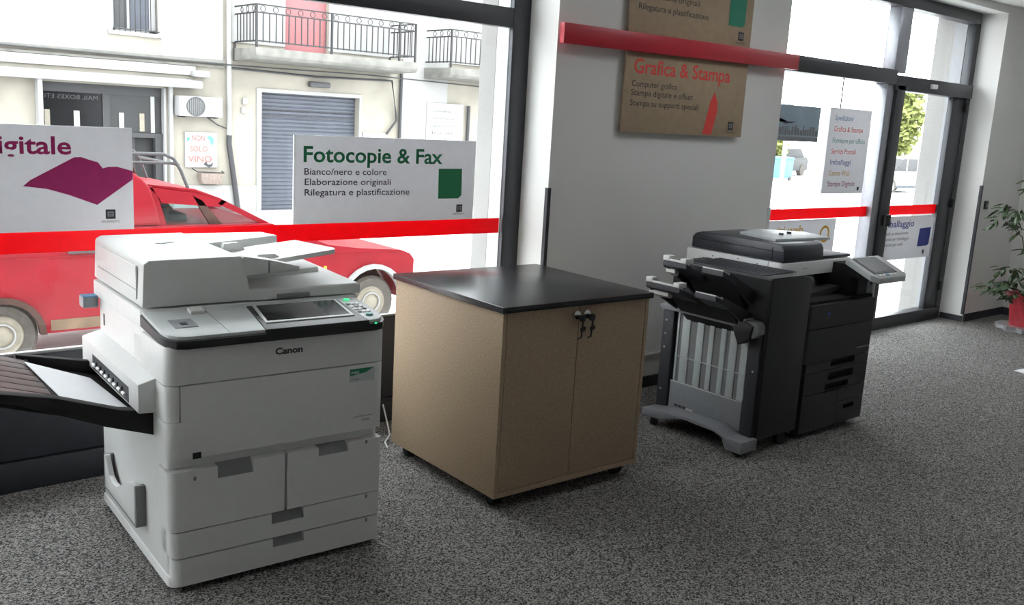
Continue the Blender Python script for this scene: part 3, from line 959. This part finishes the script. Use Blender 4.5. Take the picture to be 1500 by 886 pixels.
lt = thing('light_switch', 'small dark switch on the white wall right of the door', 'switch')
MB().box(8.125, 8.185, YW - .015, YW, .965, 1.035, .004).build('plate', BLACK, lt)
MB().box(8.142, 8.168, YW - .02, YW - .014, .985, 1.015, .002).build('rocker', MIDG, lt)
pp = thing('paper_scrap', 'small white scrap of paper on the carpet at the right', 'paper', (6.66, 2.44, 0))
MB().slab([(-.05, -.04), (.08, -.05), (.09, .04), (-.03, .05)], .002, .006).build('sheet', PAPER, pp)

# ------------------------------------------------------------------ potted ficus at the right
fp = thing('potted_plant', 'leafy green potted plant in red and silver wrapping, against the right wall', 'plant', (8.24, 3.06, 0))
MB().lathe([(.12, .0), (.13, .02), (.155, .22), (.19, .30), (.175, .29), (.14, .22)], seg=22).build('pot_wrap', FOIL, fp, 'red wrapping')
b = MB()
N = 26
pts = [(.19 + .07 * ((i * 7) % 5) / 5) for i in range(N)]
ring = [(pts[i] * math.cos(2 * math.pi * i / N), pts[i] * math.sin(2 * math.pi * i / N)) for i in range(N)]
b.slab(ring, .0, lambda x, y: .012 + .03 * abs(math.sin(9 * x + 4 * y)))
b.build('foil_skirt', SILV, fp, 'crumpled silver foil')
for k in range(5):
    a = 2 * math.pi * k / 5 + .4
    MB().tube([(.03 * math.cos(a), .03 * math.sin(a), .15), (.07 * math.cos(a), .07 * math.sin(a), .6), (.16 * math.cos(a), .16 * math.sin(a), 1.05)], .008, 6).build('stem', BARK, fp)


def leaf_mesh():
    b = bmesh.new()
    L, W = .085, .034
    prof = [(0, .1), (.25, .8), (.5, 1), (.75, .7), (1, 0.02)]
    rows = []
    for u, w in prof:
        rows.append([b.verts.new((u * L, s * W * w * .5, -.015 * u * u - .006 * abs(s) + .004)) for s in (-1, 0, 1)])
    for i in range(4):
        for j in range(2):
            b.faces.new((rows[i][j], rows[i + 1][j], rows[i + 1][j + 1], rows[i][j + 1]))
    me = bpy.data.meshes.new('leaf')
    b.to_mesh(me)
    b.free()
    me.materials.append(LEAF)
    return me


lm = leaf_mesh()
random.seed(11)
clusters = [(-.30, .02, .37, .16), (-.20, -.12, .46, .17), (-.10, .10, .30, .12), (-.24, .05, .98, .12), (-.08, -.10, 1.02, .14), (-.05, .0, .70, .12), (.10, .10, .85, .2), (.12, -.10, .5, .2), (-.38, .08, .42, .08), (0, 0, 1.2, .18), (-.34, .16, .90, .12), (-.22, .16, 1.0, .12), (-.36, .16, .38, .12), (-.20, .10, .50, .12)]
cnt = 0
for (cx, cy, cz, cr) in clusters:
    for k in range(int(150 * cr)):
        o = bpy.data.objects.new('leaf', lm)
        COL.objects.link(o)
        o.parent = fp
        a = random.uniform(0, 2 * math.pi)
        rr = cr * random.random() ** .5
        o.location = (cx + rr * math.cos(a), cy + rr * math.sin(a), cz + random.uniform(-.35, .35) * cr)
        o.rotation_euler = (random.uniform(-.5, .5), random.uniform(0, .9), a + random.uniform(-.8, .8))
        s_ = random.uniform(.8, 1.25)
        o.scale = (s_, s_, s_)
    MB().tube([(.02 * cx, .02 * cy, .3), (cx * .5, cy * .5, max(.32, cz - .12)), (cx, cy, cz)], .004, 5).build('twig', BARK, fp)

# ------------------------------------------------------------------ the street
road = box('road', ROADM, None, -40, 160, 4.0, 120, -.80, -.62)
road['kind'] = 'structure'
pv = box('pavement', PAVE, None, XL - 2, 30, 3.79, 4.9, -.62, -.03)
pv['kind'] = 'structure'
YF = 17.52
bl = thing('apartment_building', 'cream weathered apartment building with balconies across the street', 'building')
# wall built around its openings
b = MB()
X0, X1 = -6.0, 15.2
op = [(4.15, 6.30, -.62, 1.66), (8.16, 10.35, -.62, 1.71), (5.39, 6.17, 2.60, 3.9), (8.645, 9.60, 2.50, 4.4)]
xs = sorted({X0, X1} | {v for o in op for v in o[:2]})
for i in range(len(xs) - 1):
    xa, xb = xs[i], xs[i + 1]
    holes = sorted([(o[2], o[3]) for o in op if o[0] <= xa + 1e-6 and o[1] >= xb - 1e-6])
    z = -.62
    for h0, h1 in holes:
        if h0 > z:
            b.box(xa, xb, YF, YF + .3, z, h0)
        z = h1
    b.box(xa, xb, YF, YF + .3, z, 7.5)
b.box(X0, X1, YF + .3, YF + 6, 7.2, 7.5)
b.box(X0, X0 + .3, YF + .3, YF + 6, -.62, 7.2)
b.box(X1 - .3, X1, YF + .3, YF + 6, -.62, 7.2)
b.build('wall', STUCCO, bl, smooth=False)
b = MB()
for a in ((X0, 5.39, 2.24, 7.5), (5.39, 6.17, 2.24, 2.60), (5.39, 6.17, 3.9, 7.5), (6.17, 7.38, 2.24, 7.5), (7.55, 8.645, 2.60, 7.5), (8.645, 9.60, 4.4, 7.5), (9.60, X1, 2.60, 7.5), (11.40, 12.6, -.62, 2.60)):
    b.box(a[0], a[1], YF - .03, YF, a[2], a[3])
b.build('upper_render', STUCCW, bl, 'paler upper storey render', smooth=False)
MB().box(X0, 4.10, YF - .04, YF, -.62, -.05).box(6.40, 8.05, YF - .04, YF, -.62, -.10).box(10.5, 11.4, YF - .04, YF, -.62, -.10).build('plinth', STUCCW, bl, smooth=False)
MB().box(X0, 7.4, YF - .10, YF, 2.19, 2.235).box(X0, 7.4, YF - .06, YF, 2.10, 2.14).build('string_course', CONC, bl, smooth=False)
MB().tube([(X0, YF - .12, 2.26), (0, YF - .12, 2.22), (7.5, YF - .12, 2.17), (10.5, YF - .1, 2.20), (15, YF - .1, 2.12)], .014, 6).build('cable', PIPEG, bl)
MB().tube([(7.5, YF - .08, 2.12), (9.3, YF - .08, 2.08), (11.1, YF - .08, 2.12), (11.25, YF - .08, 1.3), (11.0, YF - .08, 1.0)], .025, 6).build('cable', PIPEG, bl)
# first floor window
wf = MB()
wf.box(5.39, 5.45, YF + .06, YF + .12, 2.60, 3.9).box(6.05, 6.17, YF + .06, YF + .12, 2.60, 3.9).box(5.39, 6.17, YF + .06, YF + .12, 2.60, 2.66).box(5.66, 5.70, YF + .05, YF + .12, 2.6, 3.9)
wf = wf.build('window', EXTW, bl)
MB().box(5.45, 5.66, YF + .08, YF + .1, 2.66, 3.9).build('pane', EXTG, wf)
MB().box(5.70, 6.05, YF + .08, YF + .1, 2.66, 3.9).build('pane', SHUT, wf)
MB().box(5.30, 6.25, YF - .08, YF + .05, 2.535, 2.60).build('sill', STUCCW, wf)
MB().box(5.30, 6.22, YF - .035, YF - .03, 2.27, 2.535).build('patch', STUCCO, wf)
for k in range(9):
    MB().cyl((5.42 + k * .09, YF - .02, 2.60), (5.42 + k * .09, YF - .02, 3.3), .008, seg=6).build('bar', IRON, wf)
MB().box(5.39, 6.20, YF - .03, YF - .01, 2.63, 2.65).build('bar', IRON, wf)
# shopfront
sf = MB().box(4.15, 4.19, YF - .02, YF + .2, -.62, 1.66).box(6.26, 6.30, YF - .02, YF + .2, -.62, 1.66).build('shopfront', EXTW, bl)
MB().box(4.19, 5.25, YF + .12, YF + .14, .86, 1.52).build('pane', SHOPG, sf)
MB().box(5.32, 6.26, YF + .12, YF + .14, .80, 1.52).build('pane', SHOPM, sf)
MB().box(4.19, 6.26, YF + .10, YF + .16, 1.50, 1.66).build('header', PIPEG, sf)
MB().box(5.22, 5.34, YF + .09, YF + .14, .80, 1.50).build('mullion', PIPEG, sf)
MB().box(4.19, 6.26, YF + .05, YF + .15, .76, .84).build('transom', PIPEG, sf)
MB().box(4.19, 6.26, YF + .22, YF + .24, -.62, .76).build('doorway', SHOPD, sf, 'dark doorway')
MB().box(6.12, 6.26, YF + .06, YF + .2, -.62, .76).build('door_edge', PIPEG, sf)
MB().box(5.66, 5.78, YF + .14, YF + .2, -.62, .76).build('door_edge', SHOPM, sf)
MB().box(6.06, 6.13, YF + .10, YF + .12, .85, 1.50).build('side_strip', EXTW, sf)
for x, w in ((4.27, .085), (4.74, .095), (5.50, .085), (5.86, .085)):
    MB().box(x, x + w, YF + .105, YF + .12, .87, 1.19).build('notice', RIM if x < 4.5 or x > 5.8 else EXTW, sf)
lettering('MAIL BOXES ETC.', 4.20, 1.385, .95, .075, YF + .115, EXTG, sf, mirror=True, name='lettering', label='dim reversed capitals, a reflection in the glass painted as lettering')  # reflected shop sign put in as mirrored lettering
# awning
aw = thing('awning', 'rolled white awning box above the dark shopfront across the street', 'awning')
MB().prism([(YF - .03, 1.70), (YF - .32, 1.69), (YF - .36, 1.74), (YF - .34, 1.82), (YF - .03, 1.86)], 'x', 3.0, 6.86, .008).build('cassette', EXTW, aw)
MB().box(2.9, 6.84, YF - .06, YF - .03, 1.93, 2.09).build('back_board', EXTW, aw)
MB().box(4.10, 4.17, YF - .25, YF - .04, -.1, 1.70).build('guide_rail', EXTW, aw)
MB().box(6.33, 6.39, YF - .12, YF - .04, -.3, 1.70).build('guide_rail', EXTW, aw)
MB().box(6.75, 7.05, YF - .25, YF - .03, 1.90, 2.02, .03).build('end_cap', EXTW, aw)
# air conditioner
ac = thing('air_conditioner', 'white air conditioner unit on the wall beside the shopfront across the street', 'air conditioner')
MB().box(6.42, 7.23, YF - .36, YF - .06, 1.19, 1.55, .012).build('casing', EXTW, ac)
MB().ring((6.72, YF - .365, 1.37), 'y', .155, .175, .02, 28).build('fan_ring', EXTG, ac)
b = MB()
for k in range(9):
    x = 6.72 - .15 + k * .0375
    h = math.sqrt(max(0, .16 ** 2 - (x - 6.72) ** 2))
    b.box(x - .010, x + .010, YF - .372, YF - .36, 1.37 - h, 1.37 + h)
b.build('fan_grille', EXTG, ac)
for x in (6.52, 7.1):
    MB().box(x, x + .04, YF - .36, YF, 1.165, 1.19).build('bracket', PIPEG, ac)
MB().tube([(7.05, YF - .05, 1.18), (7.25, YF - .05, 1.05), (7.45, YF - .05, .98)], .012, 6).build('hose', PIPEG, ac)
# non solo vino sign and flower basket
ns = thing('shop_sign', 'white painted sign reading NON SOLO VINO in red letters across the street', 'sign')
MB().box(6.63, 7.25, YF - .05, YF, .24, .90, .004).build('board', EXTW, ns)
lettering('NON', 6.76, .74, .25, .105, YF - .052, SALM, ns, bold=.01)
lettering('SOLO', 6.72, .54, .34, .105, YF - .052, SALM, ns, bold=.01)
lettering('VINO', 6.68, .345, .46, .115, YF - .052, SALM, ns, bold=.01)
MB().prism([(7.05, .80), (7.10, .84), (7.17, .80), (7.18, .70), (7.14, .66), (7.11, .74)], 'y', YF - .056, YF - .05).build('graphic', SKYI, ns, 'blue grape picture')
MB().prism([(6.66, .77), (6.69, .80), (6.73, .78), (6.70, .75), (6.68, .72)], 'y', YF - .056, YF - .05).build('graphic', GREENS, ns, 'green leaf picture')
MB().prism([(6.98, .30), (7.03, .36), (7.06, .30), (7.12, .30), (7.16, .34), (7.15, .27), (7.08, .24)], 'y', YF - .056, YF - .05).build('graphic', INK, ns, 'small dark picture')
fb = thing('flower_basket', 'brown wicker planter hanging under the red lettered sign across the street', 'planter')
MB().prism([(6.86, .14), (7.30, .14), (7.26, -.06), (6.90, -.06)], 'y', YF - .22, YF - .02, .01).build('basket', BASKET, fb)
MB().tube([(6.76, YF - .05, .22), (6.80, YF - .2, .17), (7.32, YF - .2, .15), (7.34, YF - .05, .17)], .012, 6).build('rim', IRON, fb)
# drain pipe
dp = MB().cyl((7.475, YF - .08, .80), (7.475, YF - .08, 7.4), .045, seg=10).build('drain_pipe', EXTW, bl)
MB().tube([(7.475, YF - .08, .86), (7.47, YF - .08, .70), (7.60, YF - .08, -.2), (7.65, YF - .08, -.62)], .055, 8).build('pipe_foot', PIPEG, dp, 'dark iron foot of the pipe')
MB().cyl((11.35, YF - .06, -.62), (11.35, YF - .06, 2.45), .035, seg=10).build('drain_pipe', PIPEG, bl)
MB().cyl((13.2, YF - .06, -.62), (13.2, YF - .06, 1.7), .04, seg=10).build('drain_pipe', PIPEG, bl)
# roller shutter
rs = MB().box(8.16, 10.35, YF + .16, YF + .18, -.62, 1.71).build('roller_shutter', SHUT, bl)
b = MB()
for k in range(29):
    z = -.60 + k * .079
    b.prism([(YF + .16, z), (YF + .145, z + .015), (YF + .145, z + .055), (YF + .16, z + .072)], 'x', 8.17, 10.34)
b.build('slats', SHUT, rs, kind='stuff')
b = MB()
for k in range(44):
    for z in (1.36, 1.24):
        b.box(8.24 + k * .047, 8.262 + k * .047, YF + .140, YF + .146, z, z + .045)
b.build('perforation', PIPEG, rs, kind='stuff')
MB().box(8.06, 8.16, YF - .03, YF - .001, -.62, 1.71).box(10.35, 10.42, YF - .03, YF - .001, -.62, 1.71).box(8.06, 10.42, YF - .03, YF - .001, 1.71, 1.78).build('shutter_frame', STUCCW, rs)
MB().box(9.14, 9.60, YF - .16, YF - .02, 1.87, 1.98, .03).build('wall_lamp', EXTG, bl)
MB().box(7.76, 7.86, YF - .08, YF, 1.46, 1.58, .01).box(7.74, 7.84, YF - .05, YF, 1.28, 1.40, .01).build('meter_box', EXTW, bl)
MB().box(10.44, 11.02, YF - .04, YF, .80, 1.02, .005).build('plate', EXTW, bl)
# balcony doors
MB().box(8.645, 9.60, YF + .1, YF + .14, 2.50, 4.4).build('balcony_door', PINK, bl, 'faded red balcony door')


def balcony(x0, x1, zt, zb, rail_top):
    bs = MB()
    bs.prism([(YF, zt), (16.5, zt), (16.5, zb + .06), (16.56, zb), (YF, zb - .03)], 'x', x0, x1, .01)
    bs = bs.build('balcony', CONC, bl, 'weathered concrete balcony with iron railing')
    y = 16.56
    for p0, p1 in (((x0 + .04, y), (x1 - .04, y)), ((x0 + .04, y), (x0 + .04, YF)), ((x1 - .04, y), (x1 - .04, YF))):
        for z in (rail_top, rail_top - .14, zt + .12):
            MB().box(min(p0[0], p1[0]) - .011, max(p0[0], p1[0]) + .011, min(p0[1], p1[1]) - .011, max(p0[1], p1[1]) + .011, z - .012, z + .012).build('rail', IRON, bs)
        L = math.hypot(p1[0] - p0[0], p1[1] - p0[1])
        n = int(L / .125)
        for k in range(0 if p0[1] == p1[1] else 1, n + 1):
            f = k / n
            px, py = p0[0] + (p1[0] - p0[0]) * f, p0[1] + (p1[1] - p0[1]) * f
            r = .018 if (k % 12 == 0 or k == n) else .0085
            MB().box(px - r, px + r, py - r, py + r, zt + (0 if r > .01 else .10), rail_top - (0 if r > .01 else .13)).build('baluster', IRON, bs)
        b = MB()
        for k in range(int(L / .25)):
            f = (k + .5) / (L / .25)
            px, py = p0[0] + (p1[0] - p0[0]) * f, p0[1] + (p1[1] - p0[1]) * f
            b.ring((px, py, rail_top - .07), 'y' if p0[1] == p1[1] else 'x', .045, .056, .012, 12)
        b.build('scrolls', IRON, bs, kind='stuff')
    return bs


balcony(7.58, 11.12, 2.49, 2.29, 3.25)
balcony(11.95, 14.6, 2.46, 2.26, 3.24)
# sheet on the wall at right
nb = thing('notice_board', 'white panel with faint handwritten lines on the wall across the street', 'sign')
MB().box(12.05, 13.05, YF - .06, YF - .03, .30, 1.72, .004).build('board', EXTW, nb)
for k, (w, t_) in enumerate(((.5, 'vendesi'), (.62, 'informazioni'), (.66, 'appartamenti'), (.55, 'locali'), (.4, 'tel'))):
    lettering(t_, 12.2, 1.52 - k * .16, w, .06, YF - .062, EXTG, nb)

# red van
v = thing('van', 'dusty red van with a raised box and roof rack parked outside the window', 'van')
VY0, VY1 = 7.74, 9.05


def arch(cx, cz, r, n=12):
    return [(cx - r * math.cos(math.pi * i / n), cz + r * math.sin(math.pi * i / n)) for i in range(n + 1)]


body = [(-1.0, -.33)] + arch(1.517, -.36, .31) + arch(4.774, -.343, .37) + [(5.24, -.30), (5.25, .05), (5.20, .11), (5.10, .15), (4.60, .19), (4.28, .235), (3.72, .45), (2.74, .455), (-1.0, .46)]
bo = MB().prism(body, 'y', VY0, VY1, .0).build('body', VANR, v)
MB().prism([(-1.0, .455), (2.74, .455), (2.72, .58), (2.66, .77), (2.60, .84), (2.52, .90), (2.40, .92), (-1.0, .93)], 'y', VY0 + .02, VY1 - .02, .03).build('cargo_box', VANR, v)
MB().box(-1.0, 2.70, VY0 - .004, VY0 + .01, .235, .247).box(2.75, 5.1, VY0 - .004, VY0 + .01, .136, .148).build('body_crease', VANR, bo)
MB().box(1.86, 4.40, VY0 - .006, VY0 + .02, -.34, -.255).build('sill', VAND, bo, 'dusty brown sill')
MB().box(2.0, 2.22, VY0 - .02, VY0 + .0, .262, .30, .006).build('door_handle', EXTG, bo)
MB().box(2.77, 2.775, VY0 - .002, VY0 + .01, -.25, .45).box(3.85, 3.855, VY0 - .002, VY0 + .01, -.25, .38).build('door_seam', VANRS, bo)
roof = MB().prism([(2.64, .77), (2.62, .80), (3.06, .752), (3.30, .665), (3.28, .64), (3.04, .715)], 'y', VY0 + .10, VY1 - .10, .008).build('cab_roof', VANR, v)
for y in (VY0 + .06, VY1 - .10):
    MB().prism([(3.28, .665), (3.24, .63), (3.66, .435), (3.74, .44)], 'y', y, y + .05).build('roof_pillar', VANR, v)
    MB().prism([(2.70, .45), (2.80, .45), (2.74, .66), (2.68, .78), (2.62, .78)], 'y', y, y + .05).build('roof_pillar', VANR, v)
    MB().prism([(3.17, .45), (3.28, .45), (3.10, .66), (3.02, .70)], 'y', y, y + .03).build('window_divider', VANRS, v)
    MB().prism([(2.74, .68), (2.76, .64), (3.26, .60), (3.32, .65), (3.05, .72), (2.66, .77)], 'y', y, y + .04).build('roof_pillar', VANR, v)
    MB().prism([(2.80, .45), (2.76, .64), (3.26, .61), (3.64, .44)], 'y', y + .018, y + .024).build('pane', CARGLASS, v)
MB().prism([(3.27, .655), (3.285, .66), (3.72, .45), (3.70, .445)], 'y', VY0 + .11, VY1 - .10).build('windscreen', CARGLASS, v)
MB().box(2.9, 3.1, VY0 + .35, VY0 + .85, -.2, .52, .05).build('seat', PIPEG, v)
MB().box(2.85, 2.93, VY0 + .35, VY0 + .85, .3, .58, .03).build('seat_back', PIPEG, v)
for cx, cz, r in ((4.774, -.343, .37), (1.517, -.36, .31)):
    a0 = arch(cx, cz, r)
    a1 = arch(cx, cz, r - .045)
    front = cx > 4
    MB().prism(a0 + a1[::-1], 'y', VY0 - .03, VY0 + .05).build('wheel_arch', EXTW if front else VANRS, bo, 'white wheel arch trim' if front else 'rusty wheel arch edge')
    MB().prism(arch(cx, cz, r - .02), 'y', VY0 + .35, VY0 + .40).build('wheel_well', VANRS, bo)
    rw = .262
    ty = MB()
    prof = [(.155, -.075), (.235, -.085), (rw, -.06), (rw, .06), (.235, .085), (.155, .075)]
    ty.lathe(prof, seg=36)
    bmesh.ops.rotate(ty.bm, verts=ty.bm.verts[:], cent=(0, 0, 0), matrix=Matrix.Rotation(rad(90), 3, 'X'))
    bmesh.ops.translate(ty.bm, verts=ty.bm.verts[:], vec=(cx, VY0 + .11, -.62 + rw))
    wh = ty.build('wheel', TYRE, v)
    rm = MB()
    rm.lathe([(.158, .078), (.150, .088), (.120, .070), (.085, .078), (.04, .096), (.0, .098)][::-1], seg=30)
    bmesh.ops.rotate(rm.bm, verts=rm.bm.verts[:], cent=(0, 0, 0), matrix=Matrix.Rotation(rad(90), 3, 'X'))
    bmesh.ops.translate(rm.bm, verts=rm.bm.verts[:], vec=(cx, VY0 + .11, -.62 + rw))
    rm.build('rim', RIM, wh, 'dirty cream wheel disc')
    MB().ring((cx, VY0 + .02, -.62 + rw), 'y', .088, .10, .012, 28).build('rim_ring', EXTW, wh)
MB().box(5.16, 5.32, VY0 - .03, VY1 + .03, -.22, -.095, .02).build('bumper', EXTW, v, 'white front bumper')
MB().box(4.235, 4.265, VY0 - .012, VY0, .0, .035, .004).build('indicator', GOLDI, bo, 'amber side indicator')
rk = [(2.2, VY0 + .16, 1.04), (2.50, VY0 + .16, 1.04), (2.82, VY0 + .16, 1.036), (2.90, VY0 + .16, 1.0), (2.96, VY0 + .16, .90), (3.03, VY0 + .13, .70)]
MB().tube(rk, .014, 8).build('rack_tube', EXTG, v)
MB().tube([(p[0], VY1 - .16, p[2]) for p in rk], .014, 8).build('rack_tube', EXTG, v)
MB().tube([(2.2, VY0 + .16, .965), (2.93, VY0 + .16, .965)], .012, 8).build('rack_tube', EXTG, v)
MB().tube([(2.94, VY0 + .16, .95), (2.94, VY1 - .16, .95)], .012, 8).build('rack_tube', EXTG, v)
MB().tube([(2.35, VY0 + .16, .90), (2.35, VY0 + .16, 1.04)], .012, 8).build('rack_tube', EXTG, v)
MB().tube([(2.5, VY0 + .4, 1.02), (2.62, VY0 + .4, .97), (2.68, VY0 + .4, .80)], .012, 8).build('rack_tube', VANRS, v)

# ------------------------------------------------------------------ street seen through the door
cr = thing('car', 'white hatchback parked far off, seen through the right door pane', 'car', (36.3, 19.45, -.62), rad(-4))
prof = [(-2.0, .28), (-1.98, .75), (-1.5, .86), (-1.0, .90), (1.75, .92), (1.95, .80), (2.0, .30)]
bo = MB().prism(prof, 'y', -.8, .8, .05).build('body', EXTW, cr)
MB().prism([(-1.05, .88), (-.35, 1.38), (1.15, 1.40), (1.72, .90)], 'y', -.70, .70, .05).build('cabin', EXTG, cr, 'dark glazed cabin')
MB().prism([(-.38, 1.36), (-.30, 1.43), (1.10, 1.45), (1.18, 1.38)], 'y', -.66, .66, .02).build('roof', EXTW, cr)
for x in (-.2, .55, 1.3):
    MB().box(x, x + .09, -.71, -.69, .88, 1.38).build('pillar', EXTW, cr)
MB().box(-1.99, 2.0, -.81, .81, .24, .34).build('skirt', SHUT, cr)
for x in (-1.25, 1.3):
    for y in (-.82, .62):
        w = MB().cyl((x, y, .30), (x, y + .2, .30), .30, seg=24).build('wheel', TYRE, cr)
        MB().cyl((x, y - .01, .30), (x, y + .02, .30), .18, seg=20).build('rim', EXTW, w)
cb = thing('car', 'dark car parked far off beyond the low wall, left of the hanging services sign', 'car', (41.5, 28.5, -.62), rad(10))
MB().prism([(-2, .25), (-2, .8), (-1.2, .9), (1.8, .95), (2.0, .8), (2, .25)], 'y', -.8, .8, .05).build('body', PIPEG, cb)
MB().prism([(-1.1, .9), (-.4, 1.35), (1.2, 1.38), (1.75, .92)], 'y', -.7, .7, .05).build('cabin', PIPEG, cb)
for x in (-1.3, 1.3):
    MB().cyl((x, -.82, .3), (x, -.6, .3), .3, seg=20).build('wheel', TYRE, cb)


def tree(label, x, y, h, r, n):
    t = thing('street_tree', label, 'tree', (x, y, -.62))
    MB().tube([(0, 0, 0), (.1, 0, h * .3), (0, .1, h * .6)], .14, 8).build('trunk', BARK, t)
    bm = bmesh.new()
    random.seed(int(x * 10))
    for i in range(n):
        d = Vector((random.gauss(0, 1), random.gauss(0, 1), random.gauss(0, 1)))
        d.normalize()
        p = d * (r * random.random() ** .4)
        p = Vector((p.x, p.y, p.z * h * .38 / r + h * .60))
        s_ = random.uniform(.12, .26)
        a = Vector((random.gauss(0, 1), random.gauss(0, 1), random.gauss(0, 1))).normalized()
        bb = a.orthogonal().normalized()
        q = [p + a * s_, p + bb * s_ * .6, p - a * s_, p - bb * s_ * .6]
        bm.faces.new([bm.verts.new(k) for k in q])
    me = bpy.data.meshes.new('foliage')
    bm.to_mesh(me)
    bm.free()
    me.materials.append(LEAFY)
    o = bpy.data.objects.new('foliage', me)
    COL.objects.link(o)
    o.parent = t
    o['kind'] = 'stuff'


tree('narrow light-green tree far off behind the right door leaf', 47.5, 25.2, 5.4, .95, 1500)
tree('small green street tree far off above the blue bin', 39.2, 27.0, 2.7, .55, 260)
ne = thing('road_sign', 'red and white no-entry road sign on a pole, seen through the door', 'sign', (43.8, 25.0, -.62))
MB().cyl((0, .05, 0), (0, .05, 2.8), .04, seg=8).build('pole', EXTG, ne)
MB().cyl((0, 0, 2.45), (0, -.03, 2.45), .36, seg=28).build('disc', SALM, ne)
MB().box(-.25, .25, -.045, -.028, 2.38, 2.52).build('bar', EXTW, ne)
bb = thing('recycling_bin', 'blue bin standing far off on the street, left through the door glass', 'bin', (36.9, 25.2, -.62))
MB().prism([(-.45, .10), (.45, .10), (.5, .95), (-.5, .95)], 'y', -.4, .4, .03).build('tub', SKYI, bb)
MB().prism([(-.53, .95), (.53, .95), (.45, 1.06), (-.45, 1.06)], 'y', -.43, .43, .02).build('lid', SKYI, bb)
for x in (-.3, .3):
    MB().cyl((x, -.42, .1), (x, -.34, .1), .1, seg=12).build('wheel', TYRE, bb)
kw = thing('low_wall', 'pale low kerb wall running across the far street beyond the door', 'wall')
MB().box(27.0, 42, 18.0, 18.2, -.62, -.50, .02).build('coping', PAVE, kw)
pl_ = thing('street_pole', 'slim pale pole standing in the street just right of the pier', 'pole', (17.1, 11.6, -.62))
MB().cyl((0, 0, 0), (0, 0, 5.0), .045, seg=10).build('shaft', EXTW, pl_)
MB().cyl((0, 0, 0), (0, 0, .12), .09, seg=10).build('base', EXTG, pl_)
